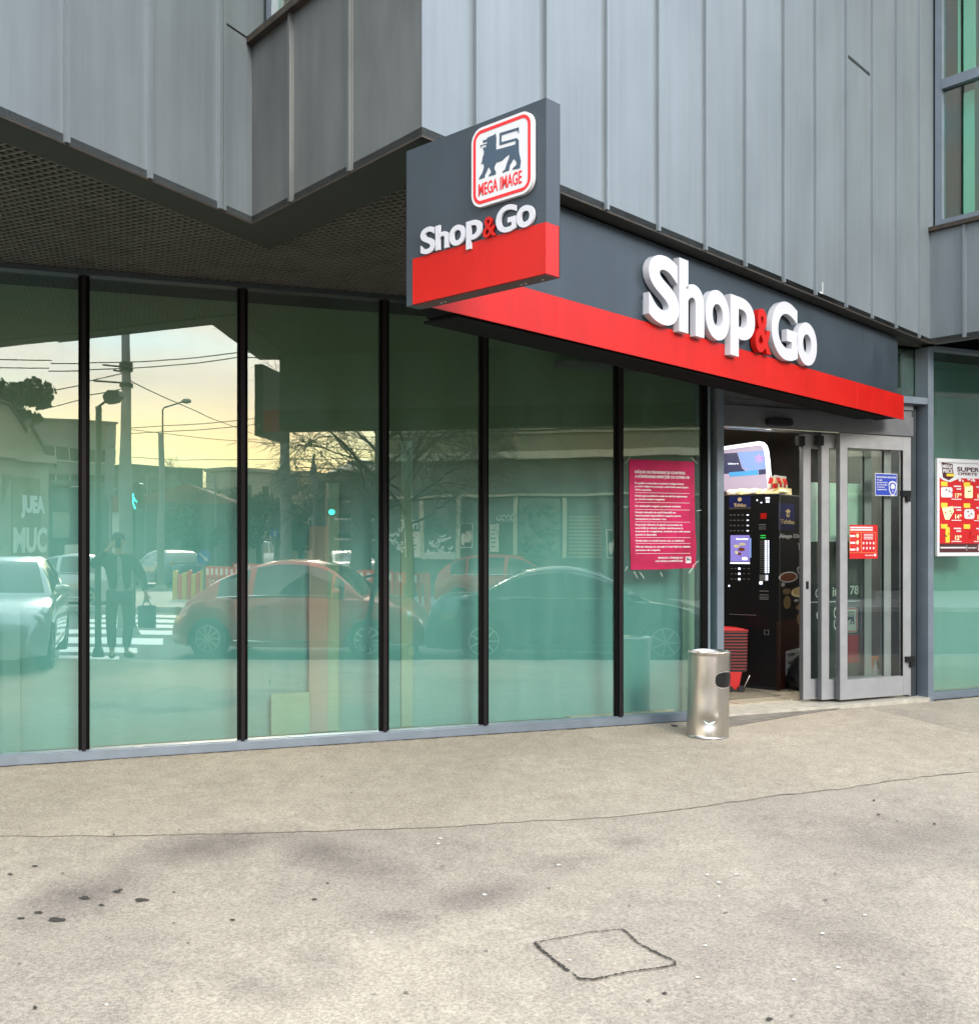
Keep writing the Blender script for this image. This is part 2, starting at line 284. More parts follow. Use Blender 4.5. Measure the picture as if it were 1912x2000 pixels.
# ------------------------------------------------------------------ geometry helpers
class Frame:
    """vertical plane: u along, v up (world z), w out towards the street"""
    def __init__(s, ox, oy, ang):
        s.o = Vector((ox, oy)); a = R(ang); s.U = Vector((math.cos(a), math.sin(a))); s.N = Vector((math.sin(a), -math.cos(a))); s.ang = ang
    def P(s, u, v, w=0): return Vector((s.o.x + s.U.x * u + s.N.x * w, s.o.y + s.U.y * u + s.N.y * w, v))
    def uv(s, px, py, w=0):
        k = (px - 956) / 2000; ox = s.o.x + s.N.x * w; oy = s.o.y + s.N.y * w
        u = (k * oy - ox) / (s.U.x - k * s.U.y); Y = oy + u * s.U.y
        return u, CAM_H + (1061 - py) * Y / 2000
    @staticmethod
    def through(a, b):
        return Frame(a[0], a[1], math.degrees(math.atan2(b[1] - a[1], b[0] - a[0])))
def world_pos(o):
    p = Vector((0, 0, 0))
    while o: p += o.location; o = o.parent
    return p
class MB:
    def __init__(s): s.v = []; s.f = []; s.m = []
    def add(s, vs, fs, mi=0):
        b = len(s.v); s.v += [Vector(x) for x in vs]; s.f += [tuple(i + b for i in f) for f in fs]; s.m += [mi] * len(fs)
    def hexa(s, p, mi=0): s.add(p, [(0, 3, 2, 1), (4, 5, 6, 7), (0, 1, 5, 4), (1, 2, 6, 5), (2, 3, 7, 6), (3, 0, 4, 7)], mi)
    def fbox(s, F, u0, u1, v0, v1, w0, w1, mi=0):
        P = F.P; s.hexa([P(u0, v0, w1), P(u1, v0, w1), P(u1, v0, w0), P(u0, v0, w0), P(u0, v1, w1), P(u1, v1, w1), P(u1, v1, w0), P(u0, v1, w0)], mi); return s
    def box(s, x0, x1, y0, y1, z0, z1, mi=0):
        s.hexa([(x0, y0, z0), (x1, y0, z0), (x1, y1, z0), (x0, y1, z0), (x0, y0, z1), (x1, y0, z1), (x1, y1, z1), (x0, y1, z1)], mi); return s
    def prism(s, pts, ext, mi=0):
        """polygon (list of 3D points) extruded by a vector"""
        pts = [Vector(p) for p in pts]; ext = Vector(ext); n = len(pts)
        nrm = Vector((0, 0, 0))
        for i in range(n): nrm += pts[i].cross(pts[(i + 1) % n])
        if nrm.dot(ext) < 0: pts = pts[::-1]
        tris = tessellate_polygon([pts])
        vs = pts + [p + ext for p in pts]; fs = []
        for a, b, c in tris:
            tn = (pts[b] - pts[a]).cross(pts[c] - pts[a])
            if tn.dot(ext) > 0: a, b, c = a, c, b
            fs.append((a, b, c)); fs.append((a + n, c + n, b + n))
        for i in range(n): j = (i + 1) % n; fs.append((i, j, j + n, i + n))
        s.add(vs, fs, mi); return s
    def fpoly(s, F, uvs, w0, w1, mi=0):
        s.prism([F.P(u, v, w0) for u, v in uvs], F.P(0, 0, w1) - F.P(0, 0, w0), mi); return s
    def tube(s, pts, r, sides=8, mi=0, cap=True):
        pts = [Vector(p) for p in pts]; n = len(pts)
        rs = r if isinstance(r, (list, tuple)) else [r] * n
        b = len(s.v); prev = None
        for i, p in enumerate(pts):
            d = (pts[min(i + 1, n - 1)] - pts[max(i - 1, 0)]).normalized()
            if prev is None: a = d.orthogonal().normalized()
            else:
                a = prev - d * prev.dot(d)
                a = a.normalized() if a.length > 1e-6 else d.orthogonal().normalized()
            prev = a; c = d.cross(a)
            for k in range(sides):
                t = 2 * math.pi * k / sides; s.v.append(p + (a * math.cos(t) + c * math.sin(t)) * rs[i])
        for i in range(n - 1):
            for k in range(sides):
                k2 = (k + 1) % sides; s.f.append((b + i * sides + k, b + i * sides + k2, b + (i + 1) * sides + k2, b + (i + 1) * sides + k)); s.m.append(mi)
        if cap:
            s.f.append(tuple(b + k for k in range(sides))[::-1]); s.m.append(mi)
            s.f.append(tuple(b + (n - 1) * sides + k for k in range(sides))); s.m.append(mi)
        return s
    def lathe(s, c, prof, sides=24, mi=0, lean=(0, 0)):
        b = len(s.v); c = Vector(c)
        for r, z in prof:
            for k in range(sides):
                t = 2 * math.pi * k / sides; s.v.append(c + Vector((r * math.cos(t) + lean[0] * z, r * math.sin(t) + lean[1] * z, z)))
        for i in range(len(prof) - 1):
            for k in range(sides):
                k2 = (k + 1) % sides; s.f.append((b + i * sides + k, b + i * sides + k2, b + (i + 1) * sides + k2, b + (i + 1) * sides + k)); s.m.append(mi)
        return s
    def text(s, F, txt, u0, u1, v0, v1, w, depth=0.001, mi=0, off=0.0, fit='cap', bevel=0.0, mirror=False, rot=False, res=4):
        c = bpy.data.curves.new('t', 'FONT'); c.body = txt; c.size = 1; c.offset = off; c.resolution_u = res
        sx_d = 1.0
        ob = bpy.data.objects.new('t', c); COL.objects.link(ob); dg = bpy.context.evaluated_depsgraph_get()
        c.extrude = 0.5; c.bevel_depth = 0
        dg.update(); me = bpy.data.meshes.new_from_object(ob.evaluated_get(dg))
        vs = [v.co.copy() for v in me.vertices]; fs = [tuple(p.vertices) for p in me.polygons]
        bpy.data.meshes.remove(me); bpy.data.objects.remove(ob); bpy.data.curves.remove(c)
        if not vs: return s
        x0 = min(v.x for v in vs); x1 = max(v.x for v in vs)
        if fit == 'cap': y0, y1 = 0.0, 0.73
        else: y0 = min(v.y for v in vs); y1 = max(v.y for v in vs)
        b = len(s.v)
        for v in vs:
            a = (v.x - x0) / max(1e-6, x1 - x0); e = (v.y - y0) / max(1e-6, y1 - y0)
            if mirror: a = 1 - a
            if rot: a, e = 1 - e, a
            s.v.append(F.P(u0 + (u1 - u0) * a, v0 + (v1 - v0) * e, w + depth * (v.z + 0.5)))
        flip = mirror
        for f in fs: s.f.append(tuple(i + b for i in (f[::-1] if flip else f))); s.m.append(mi)
        return s
    def build(s, name, mats, parent=None, smooth=False, label=None):
        if isinstance(mats, str): mats = [mats]
        base = world_pos(parent) if parent else None
        if base is None:
            xs = [v.x for v in s.v]; ys = [v.y for v in s.v]; zs = [v.z for v in s.v]
            base = Vector(((min(xs) + max(xs)) / 2, (min(ys) + max(ys)) / 2, min(zs)))
        me = bpy.data.meshes.new(name); me.from_pydata([v - base for v in s.v], [], s.f)
        for m in mats: me.materials.append(M[m])
        me.polygons.foreach_set('material_index', s.m)
        if smooth: me.polygons.foreach_set('use_smooth', [True] * len(me.polygons))
        me.update(); ob = bpy.data.objects.new(name, me); COL.objects.link(ob)
        if parent: ob.parent = parent
        else: ob.location = base
        if label: ob['label'] = label
        return ob
def smooth_angle(ob, deg=35):
    me = ob.data; me.polygons.foreach_set('use_smooth', [True] * len(me.polygons))
    try: me.set_sharp_from_angle(angle=R(deg))
    except Exception: pass
    return ob
def tag(o, label, cat, group=None):
    o['label'] = label; o['category'] = cat
    if group: o['group'] = group
    return o
def struct(o, kind='structure'): o['kind'] = kind; return o
def thing(name, label, cat, loc, group=None):
    o = bpy.data.objects.new(name, None); COL.objects.link(o); o.location = loc; o.empty_display_size = 0.2
    return tag(o, label, cat, group)

# ------------------------------------------------------------------ planes of the place (metres, camera at the origin, +Y ahead)
nG = Vector((-math.sin(R(19.5)), math.cos(R(19.5)))); DG = 7.55
G = Frame(nG.x * DG, nG.y * DG, 19.5)                  # glazed front
D = Frame(1.906, 8.685, 24.3)                          # door front and the glazing right of it
C12 = (-1.39, 5.99); C23 = (-0.31, 4.70); C34 = (4.115, 9.57)
f1d = Vector((0.75, 1.51)).normalized()
A0 = (C12[0] - f1d.x * 3.3, C12[1] - f1d.y * 3.3)
f4d = Vector((C23[0] - C12[0], C23[1] - C12[1])).normalized()
E4 = (C34[0] + f4d.x * 2.6, C34[1] + f4d.y * 2.6)
F1 = Frame.through(A0, C12); F2 = Frame.through(C12, C23); F3 = Frame.through(C23, C34); F4 = Frame.through(C34, E4)
L1 = 3.3; L2 = (Vector(C23) - Vector(C12)).length; L3 = (Vector(C34) - Vector(C23)).length; L4 = 2.6
S = Frame(C23[0] - 0.1 * F3.N.x, C23[1] - 0.1 * F3.N.y, F3.ang)   # face of the fascia sign
B = Frame(-0.383, 4.726, -43.0)                        # face of the projecting sign
ZS = 3.36; ZT = 9.0; ZSILL = 4.43
def mirror_pt(p):
    s_ = p.x * nG.x + p.y * nG.y - DG
    return Vector((p.x - 2 * s_ * nG.x, p.y - 2 * s_ * nG.y))
def st(px, Y):                                          # where a thing stands in the street, found from its reflection
    q = mirror_pt(Vector(((px - 956) / 2000 * Y, Y))); return q
def zpix(py, Y): return CAM_H + (1061 - py) * Y / 2000
AWAY = Vector((0.629, -0.777, 0))
def s_of(x, y): return DG - (x * nG.x + y * nG.y)      # distance in front of the glass
def gz(x, y): return -0.018 * max(0.0, min(7.7, s_of(x, y)))
ROAD = -0.26

# ------------------------------------------------------------------ ground
KA = 43.8; kd = Vector((math.cos(R(KA)), math.sin(R(KA)))); kn = Vector((-kd.y, kd.x))
K0 = st(280, 14.26)
def kp(a, b): return K0 + kd * a + kn * b
def grid(name, A, Bs, zf, m):
    mb = MB(); vs = []; fs = []
    for a in A:
        for b in Bs: p = kp(a, b); vs.append((p.x, p.y, zf(p.x, p.y)))
    nb = len(Bs)
    for i in range(len(A) - 1):
        for j in range(nb - 1): k = i * nb + j; fs.append((k, k + nb, k + nb + 1, k + 1))
    mb.add(vs, fs); return mb
aa = [-60, -40, -25] + [x * 1.0 for x in range(-16, 26)] + [35, 60]
pv = grid('pavement', aa, [0.14, 0.5] + [x * 0.75 for x in range(1, 28)] + [40], gz, 0).build('pavement', 'pavement')
struct(pv)
kb = MB(); vs = []
for a in aa:
    for b, dz in ((0.14, 0.004), (0, 0.004), (0, None)):
        p = kp(a, b); vs.append((p.x, p.y, gz(p.x, p.y) + dz if dz is not None else ROAD - 0.05))
fs = []
for i in range(len(aa) - 1):
    for j in range(2): k = i * 3 + j; fs.append((k, k + 1, k + 4, k + 3))
kb.add(vs, fs); struct(kb.build('kerb', 'kerb'))
rd = MB(); rd.add([(-600, -600, ROAD), (600, -600, ROAD), (600, 600, ROAD), (-600, 600, ROAD)], [(0, 1, 2, 3)])
struct(rd.build('road', 'asphalt'))
# lighter strip along the building, its ragged edge following the photograph's joint
def gpt(px, py, dz=0.0):                                # point of the pavement seen at a pixel
    k = (px - 956) / 2000; Y = 5.0
    for _ in range(30): Y = 2000 * (CAM_H - gz(k * Y, Y)) / (py - 1061)
    return Vector((k * Y, Y, gz(k * Y, Y) + dz))
edge = [(-400, 1650), (0, 1636), (220, 1634), (387, 1631), (560, 1627), (720, 1622), (876, 1616), (1000, 1607), (1100, 1603), (1203, 1597), (1330, 1582), (1420, 1569), (1508, 1556), (1620, 1545), (1720, 1530), (1800, 1519), (1912, 1508), (2150, 1480)]
ev = []
rnd = random.Random(3)
for (x0, y0), (x1, y1) in zip(edge, edge[1:]):
    for q in range(5): t = q / 5; ev.append(gpt(x0 + (x1 - x0) * t, y0 + (y1 - y0) * t + rnd.uniform(-1.3, 1.3), 0.004))
sb = MB(); vs = []; fs = []
for i, p in enumerate(ev):
    for t in (0, 0.25, 0.5, 0.75, 1):
        s0 = s_of(p.x, p.y) + 0.0; q = Vector((p.x + nG.x * (s0 - 0.0) * t, p.y + nG.y * s0 * t))
        vs.append((q.x, q.y, gz(q.x, q.y) + 0.004))
for i in range(len(ev) - 1):
    for j in range(4): k = i * 5 + j; fs.append((k, k + 5, k + 6, k + 1))
sb.add(vs, fs); struct(sb.build('pavement_strip', 'pavement_strip'))
# hairline along the joint
hb = MB()
for a, b in zip(ev, ev[1:]):
    if rnd.random() < (0.35 if a.x > 0.9 else 0.0):
        d = Vector((a.x - b.x, a.y - b.y, 0)).normalized(); n = Vector((-d.y, d.x, 0)) * rnd.uniform(0.0008, 0.003)
        z = Vector((0, 0, 0.003)); hb.add([a - n + z, b - n + z, b + n + z, a + n + z], [(0, 1, 2, 3)])
struct(hb.build('pavement_crack', 'crack'))
# square cut in the asphalt
def ragged(pts, wd, seed, dens=26, dz=0.006):
    rr = random.Random(seed); m = MB()
    for (x0, y0, w0), (x1, y1, w1) in zip(pts, pts[1:]):
        n = dens; 
        for i in range(n):
            t0 = i / n; t1 = (i + 1.15) / n
            for k in range(2):
                j = lambda: rr.uniform(-1, 1) * (w0 + (w1 - w0) * t0) * 1.5
                a = gpt(x0 + (x1 - x0) * t0 + j(), y0 + (y1 - y0) * t0 + j() * 0.6, dz); b = gpt(x0 + (x1 - x0) * t1 + j(), y0 + (y1 - y0) * t1 + j() * 0.6, dz)
                d = Vector((b.x - a.x, b.y - a.y, 0))
                if d.length < 1e-5 or rr.random() < 0.15: continue
                d.normalize(); nn = Vector((-d.y, d.x, 0)) * wd * (w0 + (w1 - w0) * t0) * rr.uniform(0.4, 1.1)
                m.add([a - nn, (a + b) / 2 - nn * 1.5, b - nn * 0.3, b + nn * 0.3, (a + b) / 2 + nn * rr.uniform(0.3, 1.6), a + nn], [(0, 1, 2, 3, 4, 5)])
    return m
cut = [(1044, 1844, 2.0), (1075, 1873, 2.2), (1130, 1914, 2.0), (1160, 1916, 1.8), (1230, 1901, 1.1), (1290, 1893, 1.5), (1318, 1888, 1.4), (1318, 1880, 0.8), (1290, 1868, 2.2), (1245, 1845, 1.4), (1222, 1822, 1.3), (1216, 1818, 1.2), (1150, 1824, 0.8), (1115, 1831, 0.8), (1044, 1844, 1.1)]
struct(ragged(cut, 0.0027, 5, 18).build('patch_joint', 'joint_dark'))
def blot(m, px, py, rx, ry, seed, dz=0.005, mi=0):
    rr = random.Random(seed); c = []
    for k in range(14):
        t = 2 * math.pi * k / 14; q = rr.uniform(0.6, 1.15); c.append(gpt(px + rx * q * math.cos(t), py + ry * q * math.sin(t), dz))
    m.add(c[::-1], [tuple(range(14))], mi)
st_m = MB()
for i, (x, y, a, b) in enumerate([(110, 1799, 18, 5), (165, 1756, 12, 4), (276, 1760, 14, 4), (228, 1744, 10, 3), (236, 1740, 6, 2), (198, 1770, 6, 2), (75, 1785, 9, 3), (40, 1796, 10, 2.5), (20, 1710, 6, 2), (68, 1694, 7, 2), (614, 1759, 6, 2), (454, 1799, 6, 2), (340, 1745, 3, 1.4), (640, 1727, 4, 1.5), (1707, 1565, 3, 2), (1716, 1593, 3, 2), (1825, 1611, 3, 2), (68, 1971, 5, 4), (1502, 1994, 8, 4), (222, 1632, 3, 2), (1298, 1943, 5, 3), (1752, 1606, 2, 1.5)]):
    blot(st_m, x, y, a, b, i)
struct(st_m.build('stain', 'stain'))
# packed dirt along the foot of the base rail
dg_ = MB(); rdm = random.Random(31)
for F_, u0_, u1_, w_ in ((G, -5.2, 4.55, .045), (D, 2.5, 6.0, .03)):
    u = u0_
    while u < u1_:
        e_ = rdm.uniform(.02, .10); d0, d1 = rdm.uniform(.004, .03), rdm.uniform(.004, .03); p = [F_.P(u, 0, w_), F_.P(u + e_, 0, w_), F_.P(u + e_, 0, w_ + d1), F_.P(u, 0, w_ + d0)]
        dg_.add([(q_.x, q_.y, gz(q_.x, q_.y) + .0075) for q_ in p], [(0, 3, 2, 1)]); u += e_
struct(dg_.build('dirt_line', 'joint_dark'))
gm = MB(); rg = random.Random(11)
for i in range(46):
    y = 1440 + 560 * rg.random() ** 0.8; x = rg.uniform(-20, 1930); k = (y - 1061) / 900
    blot(gm, x, y, rg.uniform(2, 7) * k, rg.uniform(0.8, 2.6) * k, i + 50, 0.0055, 0 if rg.random() < 0.10 else 1)
for (x, y) in [(1381, 1711), (1378, 1850), (1404, 1726), (1637, 1893), (1551, 1917), (1606, 1826), (1690, 1790), (1438, 1710), (1362, 1912), (856, 1650), (860, 1640), (946, 1750), (1091, 1692), (208, 1966)]:
    blot(gm, x, y, 5, 2.0, x + y, 0.006, 0)
struct(gm.build('gum_spots', ['gum', 'gum_dark']), 'stuff')

# ------------------------------------------------------------------ the building
bld = thing('office_building', 'grey zinc clad building folded in zigzag facets over a dark teal glass shop front', 'building', (1.9, 8.7, 0))
def facet(F, u0, u1, seams, name, extra=0.0, m='zinc', win=None, m0=0.0, m1=0.0):
    mb = MB()
    class _W:                                            # wall pieces, mitred where two facets meet at a sharp corner
        def fbox(self, F, a, b, z0, z1, w0, w1):
            ka = m0 if abs(a - u0) < 1e-6 else 0; kb = m1 if abs(b - u1) < 1e-6 else 0; P = F.P
            mb.hexa([P(a, z0, w1), P(b, z0, w1), P(b - kb, z0, w0), P(a + ka, z0, w0), P(a, z1, w1), P(b, z1, w1), P(b - kb, z1, w0), P(a + ka, z1, w0)])
    wall = _W()
    if win is None: wall.fbox(F, u0, u1, ZS, ZT, -0.12, 0)
    else:
        a, b, z0, z1 = win
        wall.fbox(F, u0, u1, ZS, z0, -0.12, 0); wall.fbox(F, b, u1, z0, z1, -0.12, 0); wall.fbox(F, u0, u1, z1, ZT, -0.12, 0)
        if a > u0 + 0.01: mb.fbox(F, u0, a, z0, z1, -0.12, 0)
    if extra: mb.fbox(F, u1, u1 + extra, ZSILL, ZT, -0.118, -0.002)
    for sm in seams:
        z1 = ZT
        if win and win[0] - 0.03 < sm < win[1]: z1 = win[2] - 0.02
        mb.fbox(F, sm - 0.011, sm + 0.011, ZS + 0.004, z1, -0.01, 0.022)
        mb.fbox(F, sm + 0.011, sm + 0.018, ZS + 0.01, z1, -0.01, 0.008)
    return mb.build(name, m, bld)
def usof(F, xs): return [F.uv(x, 300)[0] for x in xs]
s1 = usof(F1, [127.5, 290, 427, 434]); s1 = [s1[0] - 0.42 * k for k in range(1, 5)] + s1
facet(F1, 0, L1, s1, 'cladding', extra=0.30)
s2 = usof(F2, [489, 570.6, 686])
facet(F2, 0, L2, s2, 'cladding', m='zinc_shaded', win=(0.0, 1.30, ZSILL, 6.9), m1=0.16)
s3 = usof(F3, [927, 1064, 1182, 1283, 1375, 1453, 1528, 1590, 1650, 1701, 1748, 1793])
facet(F3, 0, L3, s3, 'cladding', extra=0.22, m0=0.16)
s4 = usof(F4, [1884]); s4 = s4 + [s4[0] + 0.42 * k for k in range(1, 5)]
facet(F4, 0, L4, s4, 'cladding', win=(0.0, 2.2, ZSILL, 6.9))
# drip edges
db = MB()
for F, L in ((F1, L1), (F2, L2), (F3, L3), (F4, L4)):
    db.fbox(F, -0.002, L + 0.002, ZS - 0.005, ZS + 0.004, -0.02, 0.005)
db.build('drip_edge', 'rust_edge', bld)
# sill flashings and horizontal joints
sf = MB(); sf.fbox(F2, 0.0, 1.32, ZSILL - 0.035, ZSILL + 0.004, -0.22, 0.045); sf.build('sill_flashing', 'rust_edge', bld)
sf = MB(); sf.fbox(F4, 0.0, 2.25, ZSILL - 0.035, ZSILL + 0.004, -0.22, 0.045)
sf.build('sill_flashing', 'rust_edge', bld)
jt = MB()
u1_, z_ = F1.uv(434, 46); jt.fbox(F1, u1_, L1 + 0.02, ZSILL - 0.004, ZSILL + 0.004, 0, 0.004); jt.build('panel_joint', 'black', bld); jt = MB()
ua, za = F3.uv(1653.5, 106); ub, zb = F3.uv(1698, 145.7); jt.fbox(F3, ua, ub, (za + zb) / 2 - 0.012, (za + zb) / 2 + 0.012, 0, 0.003)
jt.build('panel_joint', 'black', bld)
# scratch mark on the cladding
sc_ = MB(); u, v = F3.uv(1606, 556); sc_.fbox(F3, u - 0.05, u + 0.008, v - 0.07, v - 0.06, 0, 0.002); sc_.fbox(F3, u, u + 0.009, v - 0.07, v + 0.02, 0, 0.002)
sc_.build('chalk_mark', 'white', bld)
# upper windows
for F, L, un in ((F2, 1.30, 1), (F4, 2.2, 2)):
    win = MB(); W0 = -0.16
    win.fbox(F, 0.005, 0.07, ZSILL + 0.005, 6.9, W0, W0 + 0.07)
    win.fbox(F, L - 0.07, L - 0.005, ZSILL + 0.005, 6.9, W0, W0 + 0.07)
    win.fbox(F, 0.07, L - 0.07, ZSILL + 0.005, ZSILL + 0.09, W0, W0 + 0.068)
    win.fbox(F, 0.07, L - 0.07, 6.83, 6.9, W0, W0 + 0.068)
    win.fbox(F, 0.07, L - 0.07, 5.74, 5.83, W0, W0 + 0.075)
    wo = win.build('window', 'frame_grey', bld)
    g_ = MB(); g_.fbox(F, 0.07, L - 0.07, ZSILL + 0.09, 6.83, W0 + 0.02, W0 + 0.028); g_.build('pane', 'solar_glass_upper', wo)
    bk = MB(); bk.fbox(F, 0.02, L, ZSILL + 0.01, 6.88, -0.9, -0.88); bk.build('interior_panel', 'backing_dark', wo)
    c_ = MB()
    c_.fbox(F, 0.20, 0.30, ZSILL + 0.12, 5.70, W0 - 0.1, W0 - 0.08); c_.fbox(F, 0.15, 0.17, 5.85, 6.8, W0 - 0.1, W0 - 0.08); c_.fbox(F, 0.20, 0.31, 5.85, 6.8, W0 - 0.1, W0 - 0.08)
    c_.build('blind', 'mint_panel', wo)
# soffit: band, diamond mesh, dark void above
def inner(F, u, w): return F.P(u, 0, w).to_2d()
bandw1, bandw2 = 0.225, 0.32
def isect(p, d, q, e):
    k = (q - p).cross(e) / d.cross(e); return p + d * k
I0 = inner(F1, -0.1, -bandw1); I1 = isect(inner(F1, 0, -bandw1), F1.U, inner(F2, 0, -bandw2), F2.U); I2 = isect(inner(F2, 0, -bandw2), F2.U, inner(F3, 0, -0.12), F3.U)
I3 = inner(F3, L3, -0.10)
def flat(m, pts, z, h, mi=0): m.prism([(p[0], p[1], z) for p in pts], (0, 0, h), mi)
bd = MB()
flat(bd, [A0, C12, I1, I0], ZS - 0.006, 0.05); flat(bd, [C12, C23, I2, I1], ZS - 0.006, 0.05); flat(bd, [C23, C34, I3, I2], ZS - 0.006, 0.05)
I4 = inner(F4, L4, -0.2); flat(bd, [C34, E4, I4, I3], ZS - 0.006, 0.05)
bd.build('soffit_band', 'soffit_band', bld)
Wst = A0[0] - 4.6, A0[1] + 1.4
poly = [Vector(I0), Vector(I1), Vector(I2), Vector(I3), D.P(2.5, 0, -0.1).to_2d(), D.P(0, 0, -0.1).to_2d(), G.P(-5.5, 0, -0.1).to_2d(), Vector(Wst)]
def clip_line(p, d, poly):
    ts = []
    n = len(poly)
    for i in range(n):
        a = poly[i]; e = poly[(i + 1) % n] - a; den = d.cross(e)
        if abs(den) < 1e-9: continue
        t = (a - p).cross(e) / den; s_ = (a - p).cross(d) / den
        if 0 <= s_ < 1: ts.append(t)
    ts.sort(); return list(zip(ts[::2], ts[1::2]))
ms = MB()
for ang in (19.5 + 45, 19.5 - 45):
    d = Vector((math.cos(R(ang)), math.sin(R(ang)))); n = Vector((-d.y, d.x))
    for k in range(-260, 260):
        for t0, t1 in clip_line(n * (k * 0.050), d, poly):
            a = n * (k * 0.050) + d * t0; b = n * (k * 0.050) + d * t1; m_ = (a + b) / 2
            if m_.x < -6.5: continue
            h = n * 0.0075; zz = ZS + (0.004 if ang > 19.5 else 0.0)
            ms.hexa([(a.x - h.x, a.y - h.y, zz), (b.x - h.x, b.y - h.y, zz), (b.x + h.x, b.y + h.y, zz), (a.x + h.x, a.y + h.y, zz), (a.x - h.x, a.y - h.y, zz + 0.022), (b.x - h.x, b.y - h.y, zz + 0.022), (b.x + h.x, b.y + h.y, zz + 0.022), (a.x + h.x, a.y + h.y, zz + 0.022)])
ms.build('soffit_mesh', 'mesh_metal', bld)
back = [Vector((9.5, 13)), Vector((2, 19)), Vector((-9, 15))]
foot = [Vector(A0), Vector(C12), Vector(C23), Vector(C34), Vector(E4), Vector((9.5, 10.5))] + back + [Vector(Wst)]
sl = MB(); flat(sl, [F1.P(0, 0, -0.1).to_2d(), F1.P(L1, 0, -0.1).to_2d() + Vector((0, 0.1)), F2.P(L2, 0, -0.1).to_2d() + Vector((0.0, 0.15)), F3.P(L3 + .12, 0, -0.1).to_2d(), F4.P(L4, 0, -0.1).to_2d(), Vector((9.4, 10.6))] + back + [Vector(Wst)], ZS + 0.25, 0.1)
sl.build('soffit_void', 'plenum', bld)
rf = MB(); flat(rf, foot, ZT - 0.002, 0.25); rf.build('roof', 'zinc', bld)
ow = MB()
for p, q in ((Vector(Wst), Vector(A0)), (Vector(E4), foot[5])):
    Fw = Frame.through(p, q); ow.fbox(Fw, 0, (q - p).length, ZS, ZT, -0.12, -0.005)
for p, q in ((foot[5], back[0]), (back[0], back[1]), (back[1], back[2]), (back[2], Vector(Wst))):
    Fw = Frame.through(p, q); ow.fbox(Fw, 0, (q - p).length, -0.3, ZT, -0.2, -0.005)
ow.build('outer_wall', 'zinc', bld)

# glazed front, left of the door -------------------------------------------------
GT = 3.325
mu = [-5.2, -4.15, -3.1, -2.05, -0.277 - 1.06, G.uv(164, 0)[0], G.uv(474, 0)[0], G.uv(751, 0)[0], G.uv(946, 0)[0], G.uv(1210, 0)[0], 4.66]
tilt = [0, 0, 0, 0, -0.004, 0.0, 0.0, 0.0015, 0.0, -0.0015]
for i in range(len(mu) - 1):
    a, b = mu[i], mu[i + 1]
    p = MB(); u0, u1 = a + 0.02, b - 0.02
    e = tilt[i] * 1.5
    P = G.P
    p.hexa([P(u0, 0.065, -0.02 + e), P(u1, 0.065, -0.02), P(u1, 0.065, -0.028), P(u0, 0.065, -0.028 + e), P(u0, GT, -0.02 + e * 0.2), P(u1, GT, -0.02), P(u1, GT, -0.028), P(u0, GT, -0.028 + e * 0.2)])
    p.build('glass_pane', 'solar_glass', bld)
for i, u in enumerate(mu[:-1]):
    m_ = MB(); m_.fbox(G, u - 0.036, u + 0.036, 0.068, GT, -0.05, 0.0)
    m_.fbox(G, u - 0.013, u + 0.013, 0.068, GT, 0, 0.03, 1)
    m_.build('mullion', ['gasket', 'mullion_cap'], bld)
ep = MB(); ep.fbox(G, 4.575, 4.63, 0.068, GT, -0.05, 0.0, 0); ep.fbox(G, 4.63, 4.648, 0.068, GT, -0.05, 0.012, 1); ep.build('mullion', ['gasket', 'frame_grey'], bld)
br = MB(); br.fbox(G, -5.4, 4.66, 0.0, 0.066, -0.06, 0.045); br.fbox(G, -5.4, 4.66, 0.066, 0.072, -0.06, 0.02); br.build('base_rail', 'frame_grey', bld)
tr = MB(); tr.fbox(G, -5.4, 4.66, GT, ZS - 0.002, -0.06, 0.05); tr.build('head_rail', 'frame_dark', bld)
# boards and shelf backs standing behind the glass
def bpx(m, x0, x1, v0, v1, w, mi): 
    a = G.uv(x0, 0, w)[0]; b = G.uv(x1, 0, w)[0]; m.fbox(G, a, b, v0, v1, w - 0.02, w, mi)
bb = MB()
bpx(bb, -900, 1400, 0.03, 3.3, -0.32, 0)
bpx(bb, 640, 662, 0.05, 1.95, -0.26, 1); bpx(bb, 604, 640, 0.05, 1.62, -0.24, 2)
bpx(bb, 530, 605, 0.05, 0.36, -0.22, 1)
bpx(bb, 784, 806, 0.04, 2.3, -0.30, 1)
bpx(bb, 1334, 1356, 0.04, 2.0, -0.26, 1)
bpx(bb, 4, 40, 0.02, 1.05, -0.22, 3); pass
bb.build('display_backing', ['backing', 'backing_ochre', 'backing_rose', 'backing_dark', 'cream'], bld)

# door front ---------------------------------------------------------------------
fr = MB()
ud0, ud1 = D.uv(1398, 0)[0], D.uv(1411, 0)[0]
fr.fbox(D, ud0, ud1, 0.0, 2.86, -0.30, 0.02); fr.build('door_post', 'frame_grey', bld)
hd = MB(); HZ = 2.50
hd.fbox(D, ud1, 2.31, HZ, 2.68, -0.28, -0.03); hd.fbox(D, ud1, 2.31, 2.683, 2.74, -0.28, -0.05); hd.fbox(D, ud1, 2.31, 2.743, 2.86, -0.28, -0.03)
hd.build('door_header', 'door_alu_dark', bld)
hl = MB(); hl.fbox(D, ud1, 1.40, HZ - 0.012, HZ - 0.002, -0.06, -0.028); hl.build('header_trim', 'chrome', bld)
sn = MB(); a, v1_ = D.uv(1499, 815); b, v0_ = D.uv(1545, 833)
pts = []
for k in range(24):
    t = 2 * math.pi * k / 24; cx = math.copysign(abs(math.cos(t)) ** 0.4, math.cos(t)); cy = math.copysign(abs(math.sin(t)) ** 0.6, math.sin(t))
    pts.append(((a + b) / 2 + (b - a) / 2 * cx, (v0_ + v1_) / 2 + 0.036 * cy))
